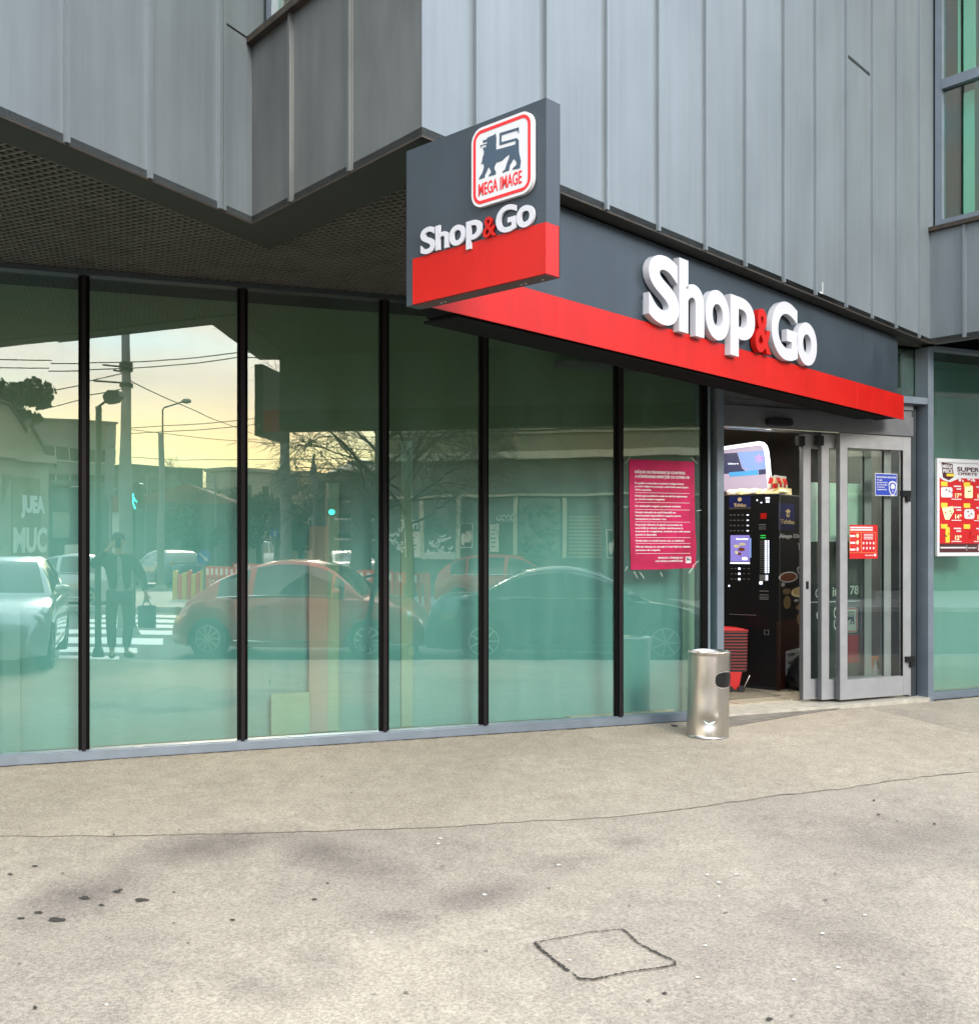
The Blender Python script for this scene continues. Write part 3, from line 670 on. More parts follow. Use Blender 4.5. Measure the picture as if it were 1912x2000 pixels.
sn.fpoly(D, pts, -0.03, 0.03); sn.build('door_sensor', 'black', bld)
# transom glass over the door
tz = MB(); tz.fbox(D, ud0, 2.44, 2.86, 3.34, -0.14, -0.132); tz.build('transom_pane', 'solar_glass', bld)
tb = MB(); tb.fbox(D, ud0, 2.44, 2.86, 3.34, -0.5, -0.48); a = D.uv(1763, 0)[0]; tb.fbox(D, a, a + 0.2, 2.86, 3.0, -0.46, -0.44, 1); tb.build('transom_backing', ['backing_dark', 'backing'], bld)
rp = MB()
rp.fbox(D, ud0, 2.45, 2.80, 2.862, -0.16, 0.03)          # bar over the door
rp.fbox(D, 2.43, 2.50, 0.0, GT + 0.02, -0.12, 0.035)     # right post
rp.fbox(D, 2.50, 6.2, 0.0, 0.07, -0.06, 0.03); rp.fbox(D, 2.50, 6.2, GT, ZS - 0.002, -0.06, 0.035)
rp.fbox(D, 5.0, 5.06, 0.07, GT, -0.05, 0.03)
rp.build('shopfront_frame', 'frame_grey', bld)
sj = MB(); sj.fbox(D, 2.31, 2.40, 0.03, 2.80, -0.30, -0.08); sj.fbox(D, 2.40, 2.43, 0.03, 2.80, -0.26, -0.10, 1); sj.build('side_jamb', ['frame_dark', 'gasket'], bld)
gp = MB(); gp.fbox(D, 2.51, 5.0, 0.075, GT - 0.002, -0.03, -0.022); gp.build('glass_pane', 'solar_glass', bld)
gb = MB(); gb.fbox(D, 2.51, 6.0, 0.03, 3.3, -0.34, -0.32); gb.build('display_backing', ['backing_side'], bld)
gb2 = MB(); gb2.fbox(D, 2.502, 2.512, 0.07, GT, -0.03, -0.015); gb2.build('gasket', 'gasket', bld)
# threshold and room
th = MB(); th.fbox(D, ud1 - 0.02, 2.44, -0.1, 0.035, -0.34, 0.05, 0); th.build('threshold', ['stone_light'], bld)
mt = MB(); mt.prism([gpt(1411, 1424, .006), gpt(1520, 1405, .006), gpt(1700, 1376, .006), gpt(1700, 1366, .03), gpt(1411, 1392, .03)], (0, 0, 0.004)); struct(mt.build('worn_stone_strip', 'stone'))
fl = MB(); fl.fbox(D, -1.2, 4.5, -0.05, 0.045, -6.0, -0.335); fl.build('interior_floor', 'floor_tile', bld)
jn = MB()
for k in range(1, 9): jn.fbox(D, -1.2, 4.5, 0.045, 0.0465, -0.335 - 0.6 * k, -0.325 - 0.6 * k)
for k in range(0, 8): jn.fbox(D, -0.1 + 0.6 * k, -0.09 + 0.6 * k, 0.045, 0.0468, -6.0, -0.335)
jn.build('tile_joint', 'room_brown', bld)
dm = MB(); dm.fbox(D, D.uv(1395, 0, -.8)[0], D.uv(1490, 0, -.8)[0], 0.048, 0.056, -1.05, -0.55); tag(dm.build('door_mat', 'door_mat'), 'speckled brown door mat lying inside the open shop entrance', 'doormat')
rm = MB()
rm.fbox(D, -1.3, 4.6, 0.04, 3.3, -6.1, -6.0, 1); rm.fbox(D, -1.3, -1.2, 0.04, 3.3, -6.0, -0.6, 1); rm.fbox(D, 4.5, 4.6, 0.04, 3.3, -6.0, -0.4, 0)
rm.fbox(D, -1.3, 4.6, 2.95, 3.0, -6.1, -0.30, 0); rm.fbox(D, 2.44, 2.5, 0.04, 3.0, -1.3, -0.3, 0)
rm.fbox(D, -1.2, 0.02, 0.04, 2.95, -0.62, -0.6, 0)
rm.build('interior_wall', ['room_dark', 'room_brown'], bld)
# sliding leaves
def leaf(u0, u1, w, z1, panel=None):
    mb = MB(); st_w = 0.085; a = u0; b = u1; T = 0.05
    mb.fbox(D, a, a + st_w, 0.06, z1, w - T, w, 0); mb.fbox(D, b - st_w, b, 0.06, z1, w - T, w, 0)
    mb.fbox(D, a + st_w, b - st_w, 0.06, 0.24, w - T, w - 0.002, 0); mb.fbox(D, a + st_w, b - st_w, z1 - 0.13, z1, w - T, w - 0.002, 0)
    mb.fbox(D, a - 0.003, a, 0.06, z1, w - T, w - 0.004, 1)
    lf = mb.build('sliding_door', ['door_alu', 'door_alu_dark'], bld)
    g = MB(); g.fbox(D, a + st_w, b - st_w, 0.24, z1 - 0.13, w - 0.03, w - 0.022); g.build('pane', 'clear_glass', lf)
    gk = MB()
    for q in ((a + st_w, a + st_w + 0.008, 0.24, z1 - 0.13), (b - st_w - 0.008, b - st_w, 0.24, z1 - 0.13)): gk.fbox(D, q[0], q[1], q[2], q[3], w - 0.02, w - 0.006)
    gk.build('gasket', 'gasket', lf)
    return lf
l3 = leaf(D.uv(1641, 0, -0.05)[0], D.uv(1777, 0, -0.05)[0], -0.05, 2.495)
l2 = leaf(D.uv(1605, 0, -0.13)[0], D.uv(1605, 0, -0.13)[0] + 0.84, -0.13, 2.49)
l1 = leaf(D.uv(1569, 0, -0.21)[0], D.uv(1569, 0, -0.21)[0] + 0.82, -0.21, 2.49)
for F_, w, x in ((D, -0.21, 1560), (D, -0.13, 1597)): pc = MB(); u = D.uv(x, 0, w)[0]; pc.fbox(D, u, u + 0.07, 2.38, 2.47, w - 0.05, w + 0.004); pc.build('door_bumper', 'black', bld)
lk = MB(); u, v = D.uv(1576, 1143, -0.21); lk.fbox(D, u - 0.012, u + 0.014, v - 0.035, v + 0.035, -0.21, -0.203); lk.build('lock', 'black', l1)
# hinge post and latches on the right of the fixed leaf
hp = MB(); u0 = D.uv(1777, 0, -0.05)[0] + 0.005; hp.fbox(D, u0, 2.31, 0.045, HZ, -0.12, -0.06); hp.build('hinge_post', 'door_alu', bld)
for (x0, x1, y0, y1) in ((1762, 1778, 958, 980), (1770, 1786, 1283, 1303)):
    h_ = MB(); a, v1_ = D.uv(x0, y0, -0.03); b, v0_ = D.uv(x1, y1, -0.03)
    h_.fbox(D, a, b, (v0_ + v1_) / 2, v1_, -0.06, -0.02); h_.fbox(D, (a + b) / 2, b - 0.004, v0_, (v0_ + v1_) / 2, -0.06, -0.022); h_.build('hinge', 'black', bld)
# printed board standing inside, behind the leaves
pb = thing('window_board', 'tall dark grey and mint printed board standing behind the sliding glass leaves', 'board', D.P(1.4, 0.045, -0.29))
q = MB(); ua = D.uv(1578, 0, -0.29)[0]; ubd = D.uv(1686, 0, -0.29)[0]
vA = D.uv(1650, 944, -0.29)[1]; vB = D.uv(1650, 1058, -0.29)[1]; vC = D.uv(1670, 1139, -0.29)[1]; vD = D.uv(1670, 1173, -0.29)[1]
q.fbox(D, ua, ubd, 0.05, 0.9, -0.31, -0.29, 0); q.fbox(D, ua, ubd, 0.905, vD - 0.01, -0.31, -0.29, 0); q.fbox(D, ua, ubd, vD - 0.01, vD, -0.31, -0.289, 2)
q.fbox(D, ua, ubd, vD, vC, -0.31, -0.29, 0); q.fbox(D, ua, ubd, vC, vB, -0.31, -0.29, 3); q.fbox(D, ua, ubd, vB, vA, -0.31, -0.29, 1)
mat('mint_bright', (0.70, 0.84, 0.78), 0.5)
q.build('board', ['decal_grey', 'mint_bright', 'paint_white', 'room_dark'], pb)
t_ = MB(); W_ = -0.289
def tpx(m, s, x0, x1, y0, y1, w, F=D, **k):
    a, v1_ = F.uv(x0, y0, w); b, v0_ = F.uv(x1, y1, w); m.text(F, s, a, b, v0_, v1_, w, 0.002, off=k.pop('off', 0.02), fit='box', **k)
tpx(t_, 'C', 1592, 1602, 1150, 1168, W_); tpx(t_, 'it', 1626, 1636, 1147, 1165, W_); tpx(t_, '78', 1660, 1677, 1144, 1161, W_)
tpx(t_, 'o', 1594, 1604, 1194, 1210, W_); tpx(t_, 'GO', 1628, 1637, 1186, 1230, W_, rot=True); tpx(t_, 'i', 1598, 1604, 1278, 1300, W_)
tpx(t_, 'In', 1586, 1598, 973, 982, W_); tpx(t_, 'dul', 1658, 1676, 972, 981, W_); tpx(t_, 'ic', 1658, 1668, 1006, 1014, W_)
t_.build('lettering', 'paint_white', pb)
# small logo decal and red strip on the board
def lion(m, F, f, w, d, mi):
    m.fpoly(F, [f(x, y) for x, y in LION], w, w + d, mi)
LION = [(595,470),(608,560),(605,805),(1015,690),(1018,612),(680,712),(682,468),(1082,345),(1082,462),(1062,425),(1038,410),(718,510),(716,650),(1040,562),(1080,605),(1085,840),(1100,910),(1125,1020),(1118,1070),(1105,1165),(950,1200),(960,1170),(1020,1115),(1040,1095),(1030,1030),(985,985),(960,990),(935,1050),(895,1110),(875,1215),(740,1260),(745,1235),(795,1200),(840,1060),(880,960),(890,890),(830,930),(730,1020),(610,1065),(575,1130),(565,1180),(600,1250),(595,1300),(450,1340),(460,1310),(500,1270),(500,1230),(455,1150),(440,1165),(400,1260),(370,1310),(365,1365),(250,1405),(255,1375),(320,1270),(355,1150),(345,1100),(330,1080),(290,1100),(318,1030),(325,960),(350,900),(355,840),(330,780),(345,750),(380,770),(410,700),(300,728),(290,768),(276,768),(283,720),(415,680),(415,640),(340,670),(330,620),(415,600),(415,570),(500,530),(560,510)]
def lion_uv(x, y): return B.uv(920 + x / 10.607, 215 + y / 10.607, 0.035)
_lu = [lion_uv(x, y) for x, y in LION]; _u0 = min(a for a, b in _lu); _u1 = max(a for a, b in _lu); _v0 = min(b for a, b in _lu); _v1 = max(b for a, b in _lu)
LN = [((a - _u0) / (_u1 - _u0), (b - _v0) / (_v1 - _v0)) for a, b in _lu]
def rrect(u0, u1, v0, v1, r, n=7):
    o = []
    for cx, cy, a0 in ((u1 - r, v1 - r, 0), (u0 + r, v1 - r, 90), (u0 + r, v0 + r, 180), (u1 - r, v0 + r, 270)):
        for k in range(n + 1): t = R(a0 + 90 * k / n); o.append((cx + r * math.cos(t), cy + r * math.sin(t)))
    return o
def ring(m, F, outer, innerp, w0, w1, mi):
    n = len(outer); vs = [F.P(u, v, w1) for u, v in outer] + [F.P(u, v, w1) for u, v in innerp] + [F.P(u, v, w0) for u, v in outer] + [F.P(u, v, w0) for u, v in innerp]; fs = []
    for i in range(n):
        j = (i + 1) % n; fs += [(i, j, n + j, n + i), (2 * n + i, 2 * n + j, j, i), (n + i, n + j, 3 * n + j, 3 * n + i)]
    m.add(vs, fs, mi)
def emblem(F, u0, u1, v0, v1, w, thick, parent, name='emblem', words=True):
    """white rounded badge with red ring, walking lion and two words under it"""
    sz = u1 - u0; m = MB(); r = sz * 0.17
    m.fpoly(F, rrect(u0, u1, v0, v1, r), w, w + thick, 0)
    k1, k2 = sz * 0.035, sz * 0.075
    ring(m, F, rrect(u0 + k1, u1 - k1, v0 + k1, v1 - k1, r - k1), rrect(u0 + k2, u1 - k2, v0 + k2, v1 - k2, r - k2), w, w + thick + 0.0015, 1)
    hh = v1 - v0
    m.fpoly(F, [(u0 + sz * (0.135 + 0.68 * a), v0 + hh * (0.325 + 0.535 * b)) for a, b in LN], w + thick, w + thick + 0.002, 2)
    if words: m.text(F, 'MEGA IMAGE', u0 + sz * 0.125, u0 + sz * 0.83, v0 + hh * 0.135, v0 + hh * 0.295, w + thick, 0.002, 1, off=0.012, fit='box')
    return m.build(name, ['white', 'logo_red', 'logo_navy'], parent)
a, v1_ = D.uv(1652, 1187, -0.285); b, v0_ = D.uv(1675, 1235, -0.285); 
emblem(D, b - (v1_ - v0_) * 0.9, b, v0_, v1_, -0.288, 0.002, pb, words=False)
m = MB(); a = D.uv(1652, 0, -0.285)[0]; b, v1_ = D.uv(1678, 1240, -0.285); v0_ = D.uv(1678, 1294, -0.285)[1]; m.fbox(D, a, b, v0_, v1_, -0.29, -0.284); m.build('red_strip', 'sign_red', pb)

# ------------------------------------------------------------------ fascia sign with block letters
fs_ = thing('fascia_sign', 'long grey and red fascia with big white Shop&Go block letters over the entrance', 'sign', S.P(3, 2.62, 0))
ue = S.uv(1753, 0)[0]; ur = S.uv(1763, 0)[0]
m = MB(); m.fbox(S, 0.32, ue, 2.80, ZS - 0.02, -0.2, 0); m.build('grey_panel', 'sign_grey', fs_)
m = MB(); m.fbox(S, 0.075, ur, 2.615, 2.835, 0.0005, 0.010); m.build('red_band', 'sign_red', fs_)
m = MB(); m.fbox(S, 0.32, ue, 2.617, 2.80, -0.2, 0.0); m.build('back_box', 'gasket', fs_)
m = MB(); m.fbox(S, 0.34, ue - 0.3, 2.600, 2.613, -0.24, -0.01); m.build('under_tray', 'gasket', fs_)
m = MB(); 
for u in (S.uv(1083, 0)[0], S.uv(1672, 0)[0]): m = MB(); m.fbox(S, u, u + 0.003, 2.62, 2.83, 0.010, 0.0115); m.build('panel_joint', 'logo_red', fs_)
u = S.uv(1684, 0)[0]; m = MB(); m.fbox(S, u, u + 0.003, 2.84, 3.3, 0, 0.0015); m.build('panel_joint', 'frame_dark', fs_)

def _lt(ch, x0, x1, yt, yb):                             # glyph box read off the photograph, on the letters' front plane
    f = lambda x, y: S.uv(1080 + x / 2.6056, 360 + y / 2.6056, 0.055); c = (x0 + x1) / 2
    return (ch, f(x0, 0)[0], f(x1, 0)[0], f(c, yb)[1], f(c, yt)[1])
LET = dict(S=_lt('S', 488, 642, 362, 714), h=_lt('h', 643, 770, 395, 764), o=_lt('o', 776, 899, 538, 792), p=_lt('p', 903, 1028, 578, 882), G=_lt('G', 1113, 1246, 594, 892), o2=_lt('o', 1243, 1343, 703, 921))
for k, (ch, u0, u1, v0, v1) in LET.items():
    m = MB(); m.text(S, ch, u0, u1, v0, v1, 0.012, 0.043, off=0.034, fit='box', res=10)
    ob = m.build('letter', 'letter_white', fs_); smooth_angle(ob, 40)
    m = MB(); m.text(S, ch, u0, u1, v0, v1, 0.002, 0.009, off=0.012, fit='box', res=8); m.build('letter_back', 'frame_grey', ob)
m = MB(); a_ = _lt('&', 1033, 1113, 634, 858); m.text(S, '&', a_[1], a_[2], a_[3], a_[4], 0.012, 0.040, off=0.02, fit='box', res=10); smooth_angle(m.build('letter', 'sign_red', fs_, label='red ampersand'), 40)

# ------------------------------------------------------------------ projecting sign
ps = thing('projecting_sign', 'square dark grey sign jutting from the cladding corner with lion emblem and red base', 'sign', B.P(0.4, 2.59, -0.04))
bw = B.uv(1066.7, 300)[0]; TH = 0.085
m = MB(); m.fbox(B, 0.0, bw, 2.795, 3.30, -TH, 0); m.fbox(B, 0.0, 0.045, 2.583, 2.795, -TH, 0); m.build('grey_panel', 'sign_grey', ps)
m = MB(); m.fbox(B, 0.045, bw + 0.001, 2.585, 2.794, -TH + 0.004, 0.003); m.build('red_band', 'sign_red', ps)
m = MB(); m.fbox(B, 0.0, bw, 2.584, 3.30, -TH - 0.004, -TH); m.build('rear_panel', 'soffit_band', ps)
m = MB(); m.fbox(B, 0.05, bw - 0.004, 2.580, 2.5845, -TH + 0.004, -0.004)
for u in (0.18, 0.205, 0.66, 0.685, bw - 0.06): m.fbox(B, u, u + 0.007, 2.577, 2.5805, -0.05, -0.043, 1)
m.build('bottom_plate', ['poster_dark', 'white'], ps)
emblem(B, 0.437, 0.785, 2.928, 3.267, 0.003, 0.018, ps)
for ch, u0, u1, v0, v1, mm in (('S', .108, .203, 2.795, 2.915, 'letter_white'), ('h', .206, .290, 2.798, 2.908, 'letter_white'), ('o', .293, .392, 2.795, 2.885, 'letter_white'), ('p', .397, .491, 2.765, 2.885, 'letter_white'), ('&', .497, .570, 2.793, 2.880, 'sign_red'), ('G', .573, .686, 2.792, 2.906, 'letter_white'), ('o', .688, .786, 2.792, 2.882, 'letter_white')):
    m = MB(); m.text(B, ch, u0, u1, v0, v1, 0.004, 0.010, off=0.024 if ch != '&' else 0.01, fit='box', res=8); m.build('letter', mm, ps)
m = MB(); m.fbox(B, -0.02, 0.0, 2.66, 2.70, -0.06, -0.03); m.build('bracket', 'galv', ps)

# ------------------------------------------------------------------ posters
def gpx(x, y, w=0): return G.uv(x, y, w)
co = thing('poster', 'magenta safety notice taped to the last teal pane beside the bin', 'poster', G.P(*gpx(1290, 1112), 0.01), 'notices and posters on the shop front')
W = -0.012
a, v1_ = gpx(1229, 897, W); b, _ = gpx(1356, 900, W); _, v0_ = gpx(1233, 1113, W)
H = v1_ - v0_; Wd = b - a
m = MB(); m.fpoly(G, [(a, v1_), (a + Wd * 0.5, v1_ - .002), (b, v1_ - 0.004), (b + 0.006, v0_ + H * 0.4), (b + 0.020, v0_ + H * 0.22), (b + 0.012, v0_ + 0.012), (a + Wd * 0.5, v0_ + 0.001), (a + 0.014, v0_), (a + 0.004, v0_ + H * 0.5)], W - 0.002, W); m.build('sheet', 'magenta', co)
m = MB()
def L_(s, r0, fx0, fx1, h=0.010, off=0.012):
    m.text(G, s, a + Wd * fx0 + 0.012 * r0, a + Wd * fx1 + 0.012 * r0, v1_ - H * r0 - h, v1_ - H * r0, W + 0.0005, 0.0008, off=off)
L_('MĂSURI DE PREVENIRE ȘI CONTROL', .100, .08, .86, .021, .045); L_('A RĂSPÂNDIRII INFECȚIEI CU COVID-19:', .140, .08, .92, .021, .045)
for s, r, x in (('În spațiile comerciale se instituie obligativitatea', .205, .83), ('purtării măștii de protecție, astfel încât nasul și gura', .235, .90), ('să fie acoperite.', .265, .33),
                ('Evitați aglomerările în orele de vârf și staționarea', .320, .88), ('pe termen lung în magazine', .350, .53), ('Nu desfaceți în magazin produsele ambalate', .413, .78),
                ('Folosiți mănușile de unică folosință sau', .470, .70), ('instrumentele disponibile în magazin pentru', .500, .78), ('manipularea produselor vrac', .530, .55),
                ('Respectați măsurile de igienă recomandate de', .583, .80), ('autorități și utilizați soluțiile dezinfectante la', .613, .81), ('intrarea în magazine, inclusiv pe cele puse', .643, .92), ('gratuit la dispoziție', .673, .40),
                ('Evitați plata cu cardul bancar sau cu telefonul', .728, .82), ('Păstrați distanța de cel puțin 2 metri față de celelalte', .783, .92), ('persoane din magazin', .813, .45)):
    L_(s, r, .08, x, .0135, .034)
for r in (.297, .385, .450, .562, .705, .758, .850): m.fbox(G, a + Wd * .08 + .012 * r, a + Wd * .92 + .012 * r, v1_ - H * r - .004, v1_ - H * r - .001, W, W + .001)
L_('ÎMPREUNĂ, RĂMÂNEM UN', .885, .42, .80, .014, .03); L_('LOC SIGUR LA CUMPĂRĂTURI', .915, .38, .80, .014, .03)
m.build('print', 'white', co)
emblem(G, a + Wd * .845 + .01, a + Wd * .935 + .01, v1_ - H * .945, v1_ - H * .882, W + 0.0005, 0.0006, co, words=False)
rt = random.Random(4)
for (x, y, dx, dy) in ((1222, 905, 10, -14), (1350, 893, 12, 12), (1238, 1116, 8, 14), (1250, 1118, 8, 12), (1345, 1120, 10, -14), (1352, 1106, 12, -10), (1290, 1118, 4, 8), (1226, 1106, -5, 9), (1360, 998, 10, -2), (1214, 990, 12, 0)):
    p0 = G.P(*gpx(x, y, W + .002), W + .002); p1 = G.P(*gpx(x + dx, y + dy, W + .002), W + .002); m = MB(); m.tube([p0, p1], 0.0022, 4); m.build('tape', 'tape', co)

pf = thing('poster', 'white framed red promotion poster on the glass right of the door', 'poster', D.P(2.9, 1.36, 0.02), 'notices and posters on the shop front')
pu0, pu1, pv0, pv1 = 2.572, 3.235, 1.366, 2.30; W = 0.0
m = MB()
for q in ((pu0, pu0 + .03, pv0, pv1), (pu1 - .03, pu1, pv0, pv1), (pu0 + .03, pu1 - .03, pv0, pv0 + .035), (pu0 + .03, pu1 - .03, pv1 - .035, pv1)): m.fbox(D, *q, -0.015, 0.012)
m.build('frame', 'white', pf)
x0, x1, y0, y1 = pu0 + .03, pu1 - .03, pv0 + .035, pv1 - .035; w_, h_ = x1 - x0, y1 - y0
m = MB(); m.fbox(D, x0, x1, y0 + h_ * .10, y0 + h_ * .83, -0.012, 0.001, 0); m.fbox(D, x0, x1, y0 + h_ * .83, y1, -0.012, 0.001, 1); m.fbox(D, x0, x1, y0, y0 + h_ * .10, -0.012, 0.001, 2)
m.fpoly(D, [(x0 + w_ * a_, y0 + h_ * b_) for a_, b_ in ((.0, .84), (.1, .80), (.25, .78), (.42, .82), (.5, .86), (.0, .86))], 0.001, 0.002, 1)
m.build('sheet', ['poster_red', 'white', 'poster_dark'], pf)
m = MB()
m.fpoly(D, [(x0 + w_ * a_, y0 + h_ * b_) for a_, b_ in ((.06, .995), (.30, .985), (.33, .84), (.22, .80), (.09, .83))], 0.002, 0.003, 0)
m.text(D, 'MEGA', x0 + w_ * .08, x0 + w_ * .30, y0 + h_ * .935, y0 + h_ * .975, 0.003, .001, 1, .03); m.text(D, 'PRICE', x0 + w_ * .09, x0 + w_ * .30, y0 + h_ * .885, y0 + h_ * .925, 0.003, .001, 1, .03)
m.fbox(D, x0 + w_ * .17, x0 + w_ * .34, y0 + h_ * .845, y0 + h_ * .875, 0.003, 0.004, 2)
m.text(D, 'SUPER', x0 + w_ * .40, x0 + w_ * .90, y0 + h_ * .905, y0 + h_ * .955, 0.002, .001, 0, .03); m.text(D, 'OFERTE', x0 + w_ * .42, x0 + w_ * .85, y0 + h_ * .865, y0 + h_ * .895, 0.002, .001, 0, .03)
rp_ = random.Random(8)
for k in range(12): 
    cu = x0 + w_ * rp_.uniform(.40, .95); cv = y0 + h_ * rp_.uniform(.80, .845); rr = rp_.uniform(.008, .018); m.fpoly(D, [(cu + rr * math.cos(t * .785), cv + rr * math.sin(t * .785)) for t in range(8)], .001, .003, 1)
prices = ['17', '11', '14', '15', '12', '13']
for r in range(3):
    for c in range(2):
        bx = x0 + w_ * (.03 + .50 * c); by = y0 + h_ * (.60 - .235 * r); k = r * 2 + c
        m.fbox(D, bx + w_ * .02, bx + w_ * .16, by + h_ * .135, by + h_ * .185, .001, .003, 2)
        shp = [rrect(bx + w_ * .02, bx + w_ * .27, by + h_ * .01, by + h_ * .125, .02), rrect(bx + w_ * .04, bx + w_ * .22, by + h_ * .01, by + h_ * .15, .015), [(bx + w_ * .04, by + h_ * .13), (bx + w_ * .28, by + h_ * .15), (bx + w_ * .30, by + h_ * .09), (bx + w_ * .2, by + h_ * .0), (bx + w_ * .11, by + h_ * .0)], rrect(bx + w_ * .03, bx + w_ * .26, by + h_ * .01, by + h_ * .12, .03), rrect(bx + w_ * .12, bx + w_ * .21, by - h_ * .02, by + h_ * .15, .01), [(bx + w_ * .11, by + h_ * .02), (bx + w_ * .22, by + h_ * .02), (bx + w_ * .17, by + h_ * .15)]][k]
        m.fpoly(D, shp, .001, .0025, [1, 3, 3, 1, 2, 4][k])
        for j in range(3): uu = bx + w_ * (.10 + .17 * rp_.random()); vv = by + h_ * (.03 + .06 * rp_.random()); m.fbox(D, uu - .008, uu + .01, vv, vv + .012, .0025, .0035, 0 if j else 4)
        for j in range(2): m.fbox(D, bx + w_ * (.30 + .06 * j), bx + w_ * .46, by + h_ * (.13 - .03 * j), by + h_ * (.145 - .03 * j), .001, .0025, 1)
        m.text(D, prices[k], bx + w_ * .33, bx + w_ * .42, by + h_ * .01, by + h_ * .06, .001, .0015, 3, .03); m.text(D, '99', bx + w_ * .425, bx + w_ * .47, by + h_ * .035, by + h_ * .06, .001, .0015, 3, .03)
        m.fbox(D, bx + w_ * .25, bx + w_ * .47, by - h_ * .012, by - h_ * .002, .001, .0025, 1)
m.fbox(D, x0 + w_ * .04, x0 + w_ * .60, y0 + h_ * .045, y0 + h_ * .062, .001, .0025, 1); m.text(D, 'mega-image.ro', x0 + w_ * .64, x0 + w_ * .84, y0 + h_ * .045, y0 + h_ * .065, .001, .0015, 1, .02); m.fbox(D, x0 + w_ * .615, x0 + w_ * .622, y0 + h_ * .02, y0 + h_ * .085, .001, .0025, 1)
emblem(D, x1 - w_ * .13, x1 - w_ * .03, y0 + h_ * .015, y0 + h_ * .09, .001, .001, pf, words=False)
m.build('print', ['poster_dark', 'white', 'yellow', 'cream', 'sign_red'], pf)

bs = thing('sticker', 'blue and white mask notice sticker on the door glass', 'sticker', D.P(2.0, 2.0, -0.03), 'stickers on the glass door')
W = -0.07
a, v1_ = D.uv(1709, 924, W); b, v0_ = D.uv(1752, 969, W); h_ = v1_ - v0_; w_ = b - a
m = MB(); m.fpoly(D, rrect(a, b, v0_, v1_, .006, 3), W, W + .001, 1); m.fpoly(D, rrect(a + .006, b - .006, v0_ + .006, v1_ - .006, .004, 3), W, W + .002, 0)
sh = [(a + w_ * x, v0_ + h_ * y) for x, y in ((.60, .55), (.66, .64), (.78, .68), (.90, .64), (.97, .56), (.96, .3), (.88, .08), (.80, -.02), (.70, .06), (.62, .25))]
m.fpoly(D, sh, W + .002, W + .003, 1); cxm = a + w_ * .785; m.fpoly(D, [(cxm + (x - cxm) * .78, (v0_ + h_ * .34) + (y - v0_ - h_ * .34) * .8) for x, y in sh], W + .003, W + .004, 0)
m.fpoly(D, [(a + w_ * x, v0_ + h_ * y) for x, y in ((.68, .36), (.72, .52), (.78, .55), (.85, .52), (.89, .36), (.78, .30))], W + .004, W + .005, 1); m.fpoly(D, [(a + w_ * .785 + .007 * math.cos(t), v0_ + h_ * .21 + .009 * math.sin(t)) for t in (0, 1, 2, 3, 4, 5)], W + .004, W + .005, 1)
m.text(D, 'PURTAȚI MASCA OBLIGATORIU', a + w_ * .06, a + w_ * .94, v0_ + h_ * .80, v0_ + h_ * .87, W + .002, .001, 1, .03)
for j, (s, x) in enumerate((('Vă rugăm', .32), ('purtați mască', .54), ('de protecție', .54), ('în interiorul', .42), ('magazinului', .52))): m.text(D, s, a + w_ * .07, a + w_ * x, v0_ + h_ * (.68 - .105 * j), v0_ + h_ * (.735 - .105 * j), W + .002, .001, 1, .03)
m.build('print', ['blue_sticker', 'white'], bs)
rs_ = thing('sticker', 'red rules notice sheet with white rows on the door glass', 'sticker', D.P(1.7, 1.5, -0.03), 'stickers on the glass door')
a, v1_ = D.uv(1659, 1025, W); b, v0_ = D.uv(1714, 1091, W); h_ = v1_ - v0_; w_ = b - a
m = MB(); m.fbox(D, a, b, v0_, v1_, W, W + .001, 0)
for r in (.90, .83): m.fbox(D, a + .005, a + w_ * .82, v0_ + h_ * r, v0_ + h_ * (r + .045), W + .001, W + .002, 1)
def frame_r(u0, u1, q0, q1, t=.004): 
    for c in ((u0, u1, q0, q0 + t), (u0, u1, q1 - t, q1), (u0, u0 + t, q0, q1), (u1 - t, u1, q0, q1)): m.fbox(D, *c, W + .001, W + .002, 2)
frame_r(a, a + w_ * .42, v0_ + h_ * .17, v0_ + h_ * .79); frame_r(a + w_ * .40, a + w_ * .93, v0_ + h_ * .17, v0_ + h_ * .79)
for j in range(3):
    m.fbox(D, a + .004, a + w_ * .2, v0_ + h_ * (.64 - .20 * j), v0_ + h_ * (.70 - .20 * j), W + .001, W + .002, 1); cu = a + w_ * .28; cv = v0_ + h_ * (.68 - .20 * j)
    m.fpoly(D, [(cu + .016 * math.cos(t), cv + .02 * math.sin(t)) for t in (0, 1, 2, 3, 4, 5)], W + .001, W + .002, 3 if j < 2 else 1); m.fbox(D, a, a + w_ * .40, v0_ + h_ * (.57 - .2 * j), v0_ + h_ * (.575 - .2 * j), W + .001, W + .002, 2)
for j in range(4): m.fbox(D, a + w_ * .50, a + w_ * .83, v0_ + h_ * (.71 - .045 * j), v0_ + h_ * (.73 - .045 * j), W + .001, W + .002, 1)
for j in range(4):
    for k in range(2): cu = a + w_ * (.49 + .12 * j); cv = v0_ + h_ * (.46 - .15 * k); m.fpoly(D, [(cu + .011 * math.cos(t), cv + .014 * math.sin(t)) for t in (0, 1.2, 2.4, 3.6, 4.8)], W + .001, W + .002, 1)
m.text(D, 'MEGA IMAGE', a + w_ * .55, a + w_ * .83, v0_ + h_ * .08, v0_ + h_ * .12, W + .001, .001, 1, .02); m.fbox(D, a + w_ * .86, a + w_ * .94, v0_ + h_ * .07, v0_ + h_ * .14, W + .001, W + .002, 1)
m.build('print', ['poster_red', 'white', 'orange_label', 'cream'], rs_)

